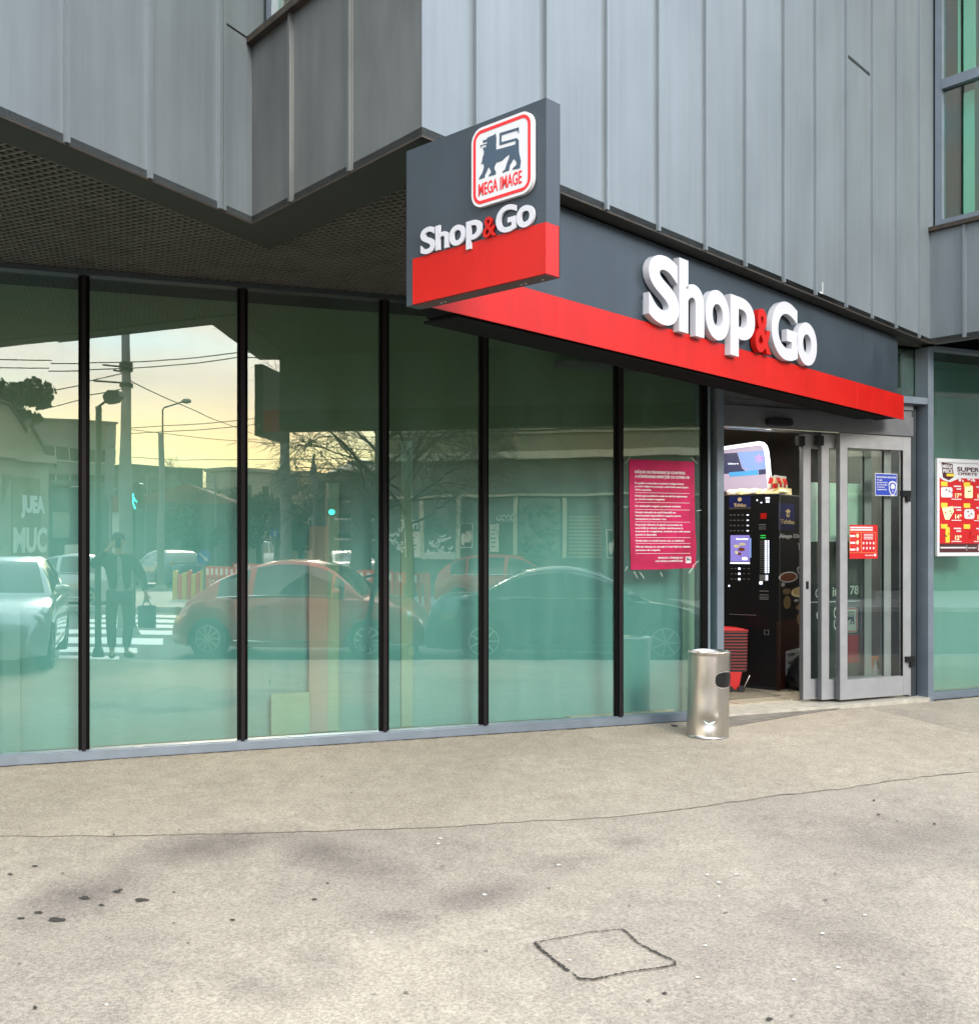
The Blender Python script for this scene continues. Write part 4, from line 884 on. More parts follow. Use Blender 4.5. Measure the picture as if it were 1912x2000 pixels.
# ------------------------------------------------------------------ steel bin
bx_, by_ = 1.693, 7.955; bz = gz(bx_, by_)
bn = thing('litter_bin', 'dented stainless steel cylinder bin with ashtray top standing before the glass', 'bin', (bx_, by_, bz + 0.004))
m = MB(); r0 = 0.160; ln = (0.022, 0.0)
prof = [(r0, 0.0), (r0 + .003, 0.006), (r0, 0.012), (r0, 0.64), (r0 + .004, 0.645), (r0 + .004, 0.657), (r0 - .004, 0.66), (r0 - .008, 0.655), (r0 - 0.01, 0.632), (0.03, 0.632), (0.001, 0.632)]
Nn = 96; rings = [0, .006, .012] + [0.012 + 0.628 * k / 60 for k in range(1, 61)]
pr = [(r0, 0), (r0 + .003, .006), (r0, .012)] + [(r0, z) for z in rings[3:]] + prof[4:]
m.lathe((bx_, by_, bz + 0.004), pr, Nn, 0, ln)
for i in range(3 * Nn, (3 + 60) * Nn):                 # dents
    v = m.v[i]; z = v.z - bz; th = math.atan2(v.y - by_, v.x - bx_ - .022 * z)
    for (tc_, zc, tw, zw, dp) in ((R(-98), .13, .28, .05, .016), (R(-75), .17, .2, .03, -.006), (R(-110), .35, .35, .12, .006), (R(-60), .42, .2, .2, .004), (R(-125), .1, .3, .08, .008)):
        g = math.exp(-((th - tc_) / tw) ** 2 - ((z - zc) / zw) ** 2); d_ = Vector((bx_ - v.x, by_ - v.y, 0)).normalized(); m.v[i] = m.v[i] + d_ * dp * g
ob = m.build('bin_body', 'steel', bn, smooth=True); smooth_angle(ob, 50)
# flap opening
def cyl(th, z, r): return Vector((bx_ + .022 * z + r * math.cos(th), by_ + r * math.sin(th), bz + z))
def patch(m, tc_, zc, tw, zh, r, mi, n=12, pw=0.5):
    k = 28; c = [cyl(tc_, zc, r)]
    b = len(m.v); rows = 6; vs = [cyl(tc_, zc, r)]
    for q in range(1, rows + 1):
        for i in range(k):
            t = 2 * math.pi * i / k; cx = math.copysign(abs(math.cos(t)) ** pw, math.cos(t)); cy = math.copysign(abs(math.sin(t)) ** pw, math.sin(t))
            vs.append(cyl(tc_ + tw * cx * q / rows, zc + zh * cy * q / rows, r))
    fs = [(0, 1 + i, 1 + (i + 1) % k) for i in range(k)]
    for q in range(rows - 1):
        for i in range(k): j = (i + 1) % k; o_ = 1 + q * k; fs.append((o_ + i, o_ + k + i, o_ + k + j, o_ + j))
    m.add(vs, fs, mi)
m = MB(); patch(m, R(-52), 0.455, 0.60, 0.066, r0 + .0025, 1, pw=.7); patch(m, R(-52), 0.455, 0.56, 0.058, r0 + .005, 0, pw=.7); m.build('flap', ['black', 'chrome'], bn)
rt = random.Random(9)
for k in range(9): m = MB(); t = rt.uniform(0, 6.28); rr = rt.uniform(.02, .12); p = Vector((bx_ + .014 + rr * math.cos(t), by_ + rr * math.sin(t), bz + .642)); d = Vector((math.cos(t * 3), math.sin(t * 3), 0)) * .02; m.tube([p - d, p + d], .004, 6); m.build('cigarette_end', 'white' if k % 2 else 'gold', bn)
m = MB(); c = [cyl(R(-100) + x, .13 + y, r0 + .004) for x, y in ((-.26, .020), (-.12, .012), (.0, -.002), (.12, .008), (.34, .018), (.20, -.006), (.03, -.014), (-.10, -.006))]; m.add(c, [(0, 1, 2, 7), (2, 6, 7), (2, 3, 5, 6), (3, 4, 5)]); m.build('torn_sticker', 'mint_panel', bn)
m = MB(); p = gpt(1318, 1420); m.lathe(p, [(0.001, 0), (.022, 0), (.026, .008), (.012, .016), (.001, .017)], 8); p2 = gpt(1312, 1418); m.lathe(p2, [(0.001, 0), (.012, 0), (.013, .008), (.001, .012)], 7)
tag(m.build('pebble', 'stain'), 'small dark crumb of debris lying at the base rail left of the bin', 'debris')

# ------------------------------------------------------------------ inside the entrance
mat('tube_light', (0.8, 0.8, 0.8), 0.5, emit=(1.0, 0.95, 0.85), estr=16.0)
for k_, (u_, w_) in enumerate(((0.7, -1.0), (1.9, -1.0), (0.7, -2.8), (1.9, -2.8))):
    lt = thing('ceiling_light', ('lit ceiling panel nearest the shop entrance on the left', 'lit ceiling panel nearest the shop entrance on the right', 'lit ceiling panel deeper in the shop on the left', 'lit ceiling panel deeper in the shop on the right')[k_], 'lamp', D.P(u_, 2.9, w_), 'ceiling lights inside the shop')
    m = MB(); m.fbox(D, u_ - .5, u_ + .5, 2.905, 2.948, w_ - .14, w_ + .14); m.build('housing', 'white', lt); m = MB(); m.fbox(D, u_ - .48, u_ + .48, 2.898, 2.904, w_ - .12, w_ + .12); m.build('diffuser', 'tube_light', lt)
FZ = 0.047
vm = thing('coffee_machine', 'tall black coffee vending machine with lit buttons inside the entrance', 'vending machine', (2.83, 10.0, FZ))
V1 = Frame(2.83 - .81 * .58, 10.0 + .59 * .58, -36.07)       # front, u runs towards the near corner
V2 = Frame(2.83, 10.0, 53.9)                             # side
VW = .58; VH = 1.965
m = MB(); m.fbox(V1, 0, VW, .10, VH, -.66, 0); m.build('cabinet', 'black', vm)
m = MB(); m.fbox(V1, 0.02, VW - .02, FZ, .10, -.6, -.03); m.build('plinth', 'black_rubber', vm)
m = MB(); m.fbox(V2, 0.0, 0.006, .1, VH, -.004, .004); m.fbox(V1, 0, VW, VH, VH + .012, -.66, .005); m.build('edge_trim', 'chrome', vm)
def vb(m, x0, x1, y0, y1, mi=0, d=.004, F=V1):
    a, v1_ = F.uv(x0, y0); b, v0_ = F.uv(x1, y1); m.fbox(F, a, b, v0_, v1_, 0.0, d, mi)
def zx(x): return 1380 + x / 8.527
def zy(y): return 830 + y / 8.527
CM = ['navy_panel', 'chrome', 'led', 'rim', 'led', 'sign_red', 'lit_green', 'black']; CN = ['badge_panel', 'chrome_strip', 'lit_button', 'button', 'lit_button', 'card_reader', 'indicator', 'lock_plate']
vb_ = vb
def vb(m, x0, x1, y0, y1, mi=0, d=.004): q_ = MB(); vb_(q_, x0, x1, y0, y1, 0, d); q_.build(CN[mi], CM[mi], vm)
vb(m, zx(375), zx(735), zy(1195), zy(1380), 0); vb(m, zx(375), zx(735), zy(1380), zy(1400), 1, .005)
vb(m, zx(985), zx(1050), zy(1205), zy(1235), 2); vb(m, zx(990), zx(1045), zy(1260), zy(1290), 2); vb(m, zx(835), zx(850), zy(1240), zy(1265), 2); vb(m, zx(900), zx(925), zy(1285), zy(1300), 2)
for y in (1500, 1588, 1675, 1762):
    for x in (405, 465, 530, 600, 685): vb(m, zx(x - 16), zx(x + 16), zy(y - 7), zy(y + 7), 2 if x == 685 else 3)
def wx(x): return 1400 + x / 5.45
def wy(y): return 1040 + y / 5.45
for y in (385, 440, 497):
    for x in (160, 200, 240, 290, 340): vb(m, wx(x - 11), wx(x + 11), wy(y - (10 if x == 240 else 4)), wy(y + (10 if x == 240 else 4)), 4 if x == 240 else 3)
vb(m, zx(900), zx(1000), zy(1470), zy(1560), 5); vb(m, zx(870), zx(990), zy(1655), zy(1668), 3); vb(m, zx(870), zx(990), zy(1695), zy(1705), 3); vb(m, zx(870), zx(990), zy(1728), zy(1738), 3)
vb(m, wx(465), wx(520), wy(28), wy(38), 6); vb(m, wx(465), wx(520), wy(52), wy(62), 6)
for k in range(18):
    y = 92 + k * 19.5; vb(m, wx(512), wx(532), wy(y - 7), wy(y + 7), 2); vb(m, wx(543), wx(556), wy(y - 6), wy(y + 6), 2); vb(m, wx(458), wx(500), wy(y - 3), wy(y + 3), 3)
vb(m, wx(455), wx(548), wy(450), wy(518), 3); vb(m, wx(520), wx(545), wy(455), wy(510), 2); vb(m, wx(455), wx(485), wy(522), wy(552), 2, .006)
for y in (625, 665, 690, 710): vb(m, wx(455), wx(552), wy(y - 6), wy(y + 6), 3)
vb(m, wx(125), wx(138), wy(560), wy(578), 2); vb(m, wx(140), wx(420), wy(868), wy(884), 3, .02)
vb(m, wx(505), wx(555), wy(1035), wy(1092), 3); vb(m, wx(514), wx(548), wy(1042), wy(1084), 7, .005)
vb = vb_
m = MB(); vb(m, wx(148), wx(350), wy(30), wy(312), 0, .008); vb(m, wx(148), wx(350), wy(318), wy(334), 1, .01)
for (x, y, a, b, c) in ((215, 145, 28, 16, 2), (275, 125, 30, 14, 2), (265, 180, 32, 20, 3), (212, 212, 14, 20, 2), (245, 228, 16, 16, 3), (300, 278, 26, 16, 1)): 
    uc, vc = V1.uv(wx(x), wy(y)); ru = a / 5.45 * 10 / 2000 / .8; rv = b / 5.45 * 10 / 2000; m.fpoly(V1, [(uc + ru * math.cos(t * .524), vc + rv * math.sin(t * .524)) for t in range(12)], .008, .009, c)
m.text(V1, 'Pauza perfecta', *[V1.uv(wx(210), 0)[0], V1.uv(wx(335), 0)[0]], V1.uv(wx(270), wy(76))[1], V1.uv(wx(270), wy(60))[1], .008, .001, 1, .02)
m.build('screen', ['lit_purple', 'led', 'cream', 'coffee'], vm)
m = MB(); vb(m, wx(350), wx(366), wy(60), wy(270), 0, .004); m.build('button_strip', 'lit_blue', vm)
# side decals
def side_u(x): return V2.uv(x, 1000)[0]
def vs_(m, x0, x1, y0, y1, mi=0, d=.003): a, v1_ = V2.uv(x0, y0); b, v0_ = V2.uv(x1, y1); m.fbox(V2, a, b, v0_, v1_, 0, d, mi)
m = MB(); vs_(m, 1520, 1551, zy(1300), zy(1750), 0); vs_(m, 1517, 1580, 1215, 1330, 4)
cv = [(1382, 1412), (1520, 1550)]
def txs(m, s, x0, x1, y0, y1, mi, off=.02): 
    a, v1_ = V2.uv(x0, y0); b, _ = V2.uv(x1, y0); v0_ = V2.uv((x0 + x1) / 2, y1)[1]; v1_ = V2.uv((x0 + x1) / 2, y0)[1]; m.text(V2, s, a, b, v0_, v1_, .003, .001, mi, off, fit='box')
txs(m, 'Tchibo', zx(1225), zx(1455), zy(1575), zy(1650), 1); txs(m, 'Alege Diva', zx(1200), zx(1600), zy(1815), zy(1905), 2, .03); txs(m, 'Ta', 1557, 1566, 1061, 1074, 2)
for (x, y, a_, b_, c) in ((1350, 1440, 45, 20, 1), (1350, 1500, 26, 38, 1), (1352, 1490, 12, 22, 0), (1352, 1412, 16, 10, 1)):
    uc, vc = V2.uv(zx(x), zy(y)); ru = abs(V2.uv(zx(x + a_), 0)[0] - uc); m.fpoly(V2, [(uc + ru * math.cos(t * .524), vc + b_ / 8.53 * 10.1 / 2000 * math.sin(t * .524)) for t in range(12)], .003, .004 + .001 * (c == 0), c)
def ell(m, x, y, a_, b_, c, d0=.003, s=5.45):
    uc, vc = V2.uv(wx(x), wy(y)); ru = abs(V2.uv(wx(x + a_), 0)[0] - uc); m.fpoly(V2, [(uc + ru * math.cos(t * .3927), vc + b_ / s * 10.15 / 2000 * math.sin(t * .3927)) for t in range(16)], d0, d0 + .001, c)
ell(m, 758, 475, 100, 58, 2); ell(m, 758, 475, 84, 44, 3, .004); ell(m, 740, 628, 44, 32, 5); ell(m, 880, 635, 90, 55, 6); ell(m, 880, 625, 70, 40, 1, .004); ell(m, 745, 745, 40, 70, 5); ell(m, 700, 555, 20, 22, 2)
ell(m, 880, 400, 28, 40, 2); ell(m, 880, 400, 20, 30, 7, .004); ell(m, 875, 795, 40, 30, 5); ell(m, 880, 920, 36, 60, 5); ell(m, 840, 725, 22, 15, 2)
m.build('side_decals', ['navy_panel', 'gold', 'white', 'coffee', 'machine_brown', 'bean', 'cream', 'black'], vm)
m = MB(); a, v1_ = V1.uv(zx(455), zy(1310)); b, v0_ = V1.uv(zx(660), zy(1365)); m.text(V1, 'Tchibo', a, b, v0_, v1_, .005, .001, 0, .02, fit='box')
uc, vc = V1.uv(zx(555), zy(1240)); m.fpoly(V1, [(uc + .022 * math.cos(t * .6), vc + .02 * math.sin(t * .6)) for t in range(10)], .005, .006, 0); m.build('brand_plate', 'gold', vm)
m = MB(); a, v1_ = V2.uv(1534, wy(1265)); b, v0_ = V2.uv(1573, wy(1460)); m.fbox(V2, a, b, v0_, v1_, 0, .0045, 0)
for j, s in enumerate(('Tchibo Coffee', 'Tel. vanzari: 021', 'Tel. service: 0720')): m.text(V2, s, a + (b - a) * .05, a + (b - a) * .95, v1_ - .06 - .075 * j, v1_ - .028 - .075 * j, .0045, .001, 1, .03)
m.build('contact_sheet', ['white', 'black'], vm)
# lit menu display behind and above the machine
LB = Frame.through((2.18, 11.25), (2.98, 10.95))
lb = thing('menu_display', 'glowing white rimmed menu display above the coffee machine', 'display', LB.P(.4, 1.9, 0))
def lpx(x, y): return LB.uv(zx(x), zy(y))
o_ = [lpx(x, y) for x, y in ((150, 385), (330, 355), (600, 315), (880, 275), (960, 290), (1010, 340), (1040, 430), (1060, 600), (1085, 900), (1110, 1080), (1050, 1100))]
i_ = [lpx(x, y) for x, y in ((150, 440), (330, 410), (600, 372), (870, 340), (915, 350), (945, 385), (965, 460), (985, 620), (1005, 900), (1030, 1080), (1020, 1100))]
m = MB()
for k in range(len(o_) - 1): m.fpoly(LB, [o_[k], o_[k + 1], i_[k + 1], i_[k]], 0, .03, 0)
m.build('rim', 'lit_white', lb)
m = MB(); m.fpoly(LB, i_ + [lpx(150, 1100)], -.02, .0, 0)
m.fpoly(LB, [lpx(x, y) for x, y in ((180, 480), (510, 460), (590, 720), (690, 800), (180, 820))], 0, .002, 1)
m.fpoly(LB, [lpx(x, y) for x, y in ((510, 455), (840, 430), (960, 420), (985, 730), (700, 760), (600, 710))], 0, .002, 2)
m.fpoly(LB, [lpx(x, y) for x, y in ((370, 790), (600, 770), (860, 745), (860, 830), (385, 862))], .002, .004, 3)
m.fpoly(LB, [lpx(x, y) for x, y in ((865, 745), (985, 735), (990, 815), (868, 830))], .002, .004, 1)
rq = random.Random(2)
for k in range(10):
    x = rq.uniform(560, 930); y = rq.uniform(460, 700); dx = rq.uniform(-60, 60); dy = rq.uniform(-40, 40); m.fpoly(LB, [lpx(x, y), lpx(x + dx, y + dy), lpx(x + dx + 9, y + dy + 7)], .002, .004, rq.choice([1, 3, 0]))
for k in range(7): t = k * .9; x, y = 880, 560; m.fpoly(LB, [lpx(x, y), lpx(x + 80 * math.cos(t), y + 70 * math.sin(t)), lpx(x + 70 * math.cos(t + .25), y + 60 * math.sin(t + .25))], .003, .005, 4)
m.text(LB, 'Cafeaua ta', *(lpx(355, 0)[0], lpx(530, 0)[0]), lpx(440, 655)[1], lpx(440, 628)[1], .002, .002, 5, .02)
m.build('picture', ['lit_lilac', 'lit_navy', 'lit_blue', 'lit_sky', 'lit_pink', 'lit_white'], lb)
m = MB(); m.fbox(LB, .1, .7, FZ, zpix(960, 11), -.3, -.05); m.build('cabinet', 'room_dark', lb)
# clear bags of pastries on the machine
m = MB(); rq = random.Random(5)
for k in range(6):
    c = V1.P(.08 + .09 * k, VH + .013, -.12); rr = rq.uniform(.06, .09); hh = rq.uniform(.035, .06); m.lathe(c, [(rr, 0), (rr * 1.1, hh * .4), (rr * .7, hh * .9), (.002, hh)], 9, k % 2)
for i in range(len(m.v)): m.v[i] += Vector((rq.uniform(-.015, .015), rq.uniform(-.015, .015), abs(rq.uniform(0, .012))))
tag(m.build('plastic_bag', ['plastic_bag', 'cream']), 'crumpled clear plastic bag lying on top of the coffee machine', 'bag')
# tray of bottles
def bottle(i, u, w):
    c = V2.P(u, VH + .035, w); t = thing('bottle', 'small red capped juice bottle in the carton on the coffee machine', 'bottle', c, 'bottles in the carton on the machine')
    q = MB(); q.lathe(c, [(.001, 0), (.022, 0), (.024, .01), (.024, .09), (.012, .125), (.010, .14)], 12); q.build('bottle_body', ['machine_red' if i % 3 else 'gold'], t, smooth=True)
    q = MB(); q.lathe(c, [(.011, .139), (.012, .142), (.012, .16), (.001, .161)], 12); q.build('cap', 'white', t); q = MB(); q.lathe(c, [(.0245, .03), (.0248, .032), (.0248, .075), (.0245, .077)], 12); q.build('paper_label', 'paper' if i % 2 else 'sign_red', t)
for i in range(6): bottle(i, .05 + .055 * i, -.06)
for i in range(6): bottle(i + 1, .07 + .055 * i, -.12)
m = MB(); m.fbox(V2, .02, .40, VH + .014, VH + .034, -.16, -.02); m.fbox(V2, .02, .40, VH + .034, VH + .075, -.025, -.02)
tag(m.build('carton', 'cream'), 'shallow cream carton tray holding small bottles on the coffee machine', 'carton')
# stack of red baskets on wheels
bp_ = D.P(D.uv(1424, 0, -1.0)[0], FZ, -1.0)
bk = thing('shopping_basket', 'stack of red wheeled shopping baskets beside the coffee machine', 'basket', bp_)
m = MB()
for k in range(13):
    z = .22 + k * .030; a = .155 + k * .001
    b0 = MB(); 
    for (x0, x1, y0, y1) in ((-a, a, -.10, -.092), (-a, a, .092, .10), (-a, -a + .008, -.10, .10), (a - .008, a, -.10, .10)): m.box(bp_.x + x0, bp_.x + x1, bp_.y + y0, bp_.y + y1, FZ + z, FZ + z + .012)
mat('basket_red', (0.16, 0.006, 0.006), 0.5)
m.build('basket_rims', 'basket_red', bk)
m = MB(); m.box(bp_.x - .15, bp_.x + .15, bp_.y - .09, bp_.y + .09, FZ + .20, FZ + .60); m.build('basket_walls', 'black', bk)
m = MB(); m.prism([(bp_.x - .16, bp_.y - .11, FZ + .60), (bp_.x + .17, bp_.y - .11, FZ + .60), (bp_.x + .08, bp_.y - .11, FZ + .62), (bp_.x - .16, bp_.y - .11, FZ + .635)], (0, .2, 0)); m.build('upper_basket', 'machine_red', bk); m = MB(); m.prism([(bp_.x - .06, bp_.y - .10, FZ + .2), (bp_.x + .10, bp_.y - .10, FZ + .2), (bp_.x + .07, bp_.y - .09, FZ + .03), (bp_.x - .01, bp_.y - .09, FZ + .03)], (0, .16, 0)); m.build('lower_basket', 'machine_red', bk)
m = MB(); m.tube([(bp_.x + .10, bp_.y - .12, FZ + .02), (bp_.x + .17, bp_.y - .12, FZ + .17)], .006, 6); m.build('handle', 'chrome', bk)
for x_ in (.09, -.02): m = MB(); m.tube([(bp_.x + x_, bp_.y - .13, FZ + .035), (bp_.x + x_, bp_.y - .10, FZ + .035)], .034, 12); m.build('wheel', 'black_rubber', bk)
# red drinks cooler at the left edge
cu_ = D.uv(1421, 0, -1.75)[0]; cq = D.P(cu_ - .2, FZ, -1.9); cz = thing('drinks_cooler', 'red drinks cooler with white lettering seen behind the door post', 'cooler', cq)
m = MB(); m.fbox(D, cu_ - .55, cu_, FZ, 1.86, -2.2, -1.75); m.build('cabinet', 'machine_red', cz)
m = MB(); m.fbox(D, cu_ - .5, cu_ - .01, 1.05, 1.32, -1.75, -1.745, 0); m.fpoly(D, [(cu_ - .06 + .055 * math.cos(t * .5236), 1.52 + .10 * math.sin(t * .5236)) for t in range(12)], -1.75, -1.744, 1); m.fbox(D, cu_ - .5, cu_ - .01, 1.62, 1.84, -1.75, -1.745, 1); m.build('front_graphics', ['cream', 'white'], cz)
# black refuse bag
gp_ = V2.P(.28, FZ, .16); m = MB(); m.lathe((gp_.x, gp_.y, FZ), [(.001, 0), (.15, 0), (.20, .06), (.19, .16), (.13, .26), (.05, .34), (.03, .40), (.06, .44), (.001, .43)], 20)
rq = random.Random(6)
for i in range(len(m.v)): m.v[i] += Vector((rq.uniform(-.014, .014), rq.uniform(-.014, .014), 0 if m.v[i].z < FZ + .01 else rq.uniform(-.012, .012)))
tag(m.build('refuse_bag', 'black_bag', smooth=True), 'black refuse bag slumped against the side of the coffee machine', 'bag')
# spray bottle behind the fixed leaf
sp = D.P(*D.uv(1712, 1318, -.40)[:1], FZ, -.42); sb_ = thing('spray_bottle', 'white and green spray bottle standing inside behind the door glass', 'bottle', sp)
m = MB(); m.lathe(sp, [(.001, 0), (.04, 0), (.042, .02), (.042, .10), (.038, .12)], 14); m.build('lower_label', 'green_label', sb_); m = MB(); m.lathe(sp, [(.038, .12), (.036, .2), (.015, .26), (.014, .30), (.001, .30)], 14); m.build('bottle_body', 'white', sb_)
m = MB(); m.box(sp.x - .05, sp.x + .03, sp.y - .012, sp.y + .012, FZ + .30, FZ + .34); m.box(sp.x - .035, sp.x - .022, sp.y - .008, sp.y + .008, FZ + .23, FZ + .30); m.build('trigger', 'orange_label', sb_)
# ================================================================== the street opposite, seen in the glass
def spl(pts, x):
    if x <= pts[0][0]: return pts[0][1]
    if x >= pts[-1][0]: return pts[-1][1]
    for i in range(len(pts) - 1):
        if pts[i][0] <= x <= pts[i + 1][0]: break
    x0, y0 = pts[i]; x1, y1 = pts[i + 1]; h = x1 - x0; t = (x - x0) / h
    m0 = (y1 - pts[i - 1][1]) / (x1 - pts[i - 1][0]) if i > 0 else (y1 - y0) / h
    m1 = (pts[i + 2][1] - y0) / (pts[i + 2][0] - x0) if i + 2 < len(pts) else (y1 - y0) / h
    return (2 * t**3 - 3 * t**2 + 1) * y0 + (t**3 - 2 * t**2 + t) * h * m0 + (-2 * t**3 + 3 * t**2) * y1 + (t**3 - t**2) * h * m1
def car(name, label, sp, rear, front, z, group=None):
    root = thing(name, label, 'car' if name != 'parked_van' else 'van', (0, 0, 0), group)
    Lc, W = sp['L'], sp['W']; N = 72; xs = [Lc * i / N for i in range(N + 1)]; wr = sp['wr']; zb0 = sp.get('zb', .2)
    def hw(x): t = abs(2 * x / Lc - 1); return W / 2 * (1 - sp.get('rnd', .30) * max(0, (t - .62) / .38) ** 2.4)
    def zlow(x):
        z_ = zb0 + .10 * max(0, abs(2 * x / Lc - 1) - .86) / .14
        for w in sp['wh']:
            r_ = wr * 1.16; d = x - w
            if abs(d) < r_: z_ = max(z_, wr + math.sqrt(r_ * r_ - d * d))
        return z_
    body = MB(); vs = []; fs = []; K = 9
    for x in xs:
        w = hw(x); zd = spl(sp['deck'], x); zl = min(zlow(x), zd - .06); h = zd - zl; nf = sp.get('flare', 1.0)
        half = [(0, zb0), (w * .84, zb0), (w * .97, zl), (w * 1.0, zl + h * .35), (w * .995, zl + h * .62), (w * .965, zl + h * .90), (w * .90, zd), (w * .5, zd + .02), (0, zd + .028)]
        half[1] = (w * .84, min(zb0 + 0, zl)); 
        vs += [(x, y, q) for y, q in half] + [(x, -y, q) for y, q in half[-2:0:-1]]
    n = 2 * K - 2
    for i in range(N):
        for k in range(n): k2 = (k + 1) % n; fs.append((i * n + k, i * n + k2, (i + 1) * n + k2, (i + 1) * n + k))
    fs.append(tuple(range(n))[::-1]); fs.append(tuple(N * n + k for k in range(n))); body.add(vs, [f[::-1] for f in fs])
    gl = MB(); a, b = sp['roof'][0][0], sp['roof'][-1][0]; Ng = 56; gv = []; KH = 5; m_ = 2 * KH - 1
    for i in range(Ng + 1):
        x = a + (b - a) * i / Ng; w = hw(x); zd = spl(sp['deck'], x); zr = max(zd + .004, spl(sp['roof'], x)); h = zr - zd; tb = sp.get('tumble', .17) * min(1, h / .45)
        half = [(w * .93, zd - .03), (w * (.93 - tb * .45), zd + h * .5), (w * (.92 - tb), zd + h * .88), (w * (.84 - tb), zd + h * .975), (0, zd + h + .012)]
        gv += [(x, y, q) for y, q in half] + [(x, -y, q) for y, q in half[-2::-1]]
    gb_ = len(body.v); body.v += [Vector(v) for v in gv]; gl.v = [Vector((v[0], v[1], v[2])) for v in gv]
    for i in range(Ng):
        x = a + (b - a) * (i + .5) / Ng; sl_ = (spl(sp['roof'], x + .03) - spl(sp['roof'], x - .03)) / .06; hgt = spl(sp['roof'], x) - spl(sp['deck'], x)
        for k in range(m_ - 1):
            f = (i * m_ + k, (i + 1) * m_ + k, (i + 1) * m_ + k + 1, i * m_ + k + 1)
            side = k in (0, 1, m_ - 2, m_ - 3); top = k in (3, 4)
            g = False
            if side: g = hgt > .12 and sp['win'][0] < x < sp['win'][1] and not any(abs(x - p) < .035 for p in sp['pil'])
            if top: g = abs(sl_) > .26 and hgt > .03 and not (sp.get('norear') and sl_ > 0)
            if g: gl.f.append(f); gl.m.append(0)
            else: body.f.append(tuple(q + gb_ for q in f)); body.m.append(0)
    bo = body.build('body', sp['paint'], root); smooth_angle(bo, 32); smooth_angle(gl.build('window', 'car_glass', root), 40)
    for w in sp['wh']:
        for sgn in (-1, 1):
            y = sgn * (W / 2 - .02); t = MB(); b0 = []
            prof = [(wr * .62, -.09), (wr * .95, -.10), (wr, -.06), (wr, .06), (wr * .95, .10), (wr * .62, .09)]
            for r_, o in prof:
                for k in range(28): q = 2 * math.pi * k / 28; t.v.append(Vector((w + r_ * math.cos(q), y - sgn * .09 + o * sgn, wr + r_ * math.sin(q))))
            for i in range(5):
                for k in range(28): k2 = (k + 1) % 28; t.f.append((i * 28 + k, i * 28 + k2, (i + 1) * 28 + k2, (i + 1) * 28 + k)); t.m.append(0)
            wo = t.build('wheel', 'tyre', root); smooth_angle(wo, 40)
            r2 = MB(); yo = y + sgn * .0
            for k in range(28):
                q = 2 * math.pi * k / 28; q2 = 2 * math.pi * (k + 1) / 28; f = lambda rr, qq, oo: (w + rr * math.cos(qq), yo + oo * sgn, wr + rr * math.sin(qq))
                r2.add([f(wr * .66, q, 0), f(wr * .66, q2, 0), f(wr * .58, q2, .004), f(wr * .58, q, .004)], [(0, 1, 2, 3)])
            for k in range(sp.get('spokes', 9)):
                q = 2 * math.pi * k / sp.get('spokes', 9); d1 = .22; d2 = .085
                r2.add([f(wr * .10, q - d1 * 2, .006), f(wr * .60, q - d2, .0), f(wr * .60, q + d2, .0), f(wr * .10, q + d1 * 2, .006)], [(0, 1, 2, 3)])
            r2.add([f(wr * .13, 2 * math.pi * k / 12, .012) for k in range(12)], [tuple(range(12))]); r2.build('rim', 'rim', wo)
            r3 = MB(); r3.add([f(wr * .60, 2 * math.pi * k / 24, -.02) for k in range(24)], [tuple(range(24))]); r3.build('brake_disc', 'black', wo)
    for sgn in (-1, 1):
        q = MB(); x = Lc - .28; w = hw(x); 
        q.lathe((0, 0, 0), [(.001, -.03), (.075, -.01), (.09, .0), (.07, .045), (.001, .06)], 16)
        for i in range(len(q.v)): v = q.v[i]; q.v[i] = Vector((x + v.z + .02, sgn * (w * .88) + v.x * 1.3, sp['hl'] + v.y))
        smooth_angle(q.build('headlight', sp.get('hlm', 'lamp_glass'), root), 60)
        q = MB(); x = .16; w = hw(x); q.box(-.06, .03, -.08, .08, -.06, .06)
        for i in range(len(q.v)): v = q.v[i]; q.v[i] = Vector((x + v.x, sgn * (w * .86) + v.y * .6, sp['hl'] + .05 + v.z))
        q.build('tail_light', 'lamp_orange', root)
        q = MB(); mx_ = sp['mir']; zc = spl(sp['deck'], mx_) + .07; q.lathe((0, 0, 0), [(.001, -.1), (.05, -.08), (.065, 0), (.05, .08), (.001, .1)], 12)
        for i in range(len(q.v)): v = q.v[i]; q.v[i] = Vector((mx_ + v.x * 1.0, sgn * (W / 2 + .06) + v.z, zc + v.y * .9))
        smooth_angle(q.build('wing_mirror', sp.get('mirm', sp['paint']), root), 60)
        q = MB(); pts = []
        for i in range(25): x = sp['win'][0] + (sp['win'][1] - sp['win'][0]) * i / 24; pts.append((x, sgn * (hw(x) * .955 + .004), spl(sp['deck'], x) + .0))
        q.tube(pts, .009, 6)
        if sp.get('arc'):
            pts = []
            for i in range(33):
                x = sp['win'][0] + (sp['win'][1] - sp['win'][0]) * i / 32; zd = spl(sp['deck'], x); h = spl(sp['roof'], x) - zd; tb = sp.get('tumble', .17) * min(1, h / .45)
                pts.append((x, sgn * (hw(x) * (.93 - tb) + .004), zd + h * .88))
            q.tube(pts, .007, 6)
        q.tube([(sp['wh'][0] + wr * 1.3, sgn * (W / 2 + .004), zb0 + .09), (sp['wh'][1] - wr * 1.3, sgn * (W / 2 + .004), zb0 + .09)], .010, 6)
        q.build('trim', 'chrome', root)
        q = MB(); dxh = sp['pil'][0] + .12 if sp['pil'] else Lc / 2; q.box(dxh, dxh + .16, sgn * (W / 2 + .0) - .012, sgn * (W / 2) + .014, sp['hl'] + .13, sp['hl'] + .155); q.build('door_handle', sp['paint'], root)
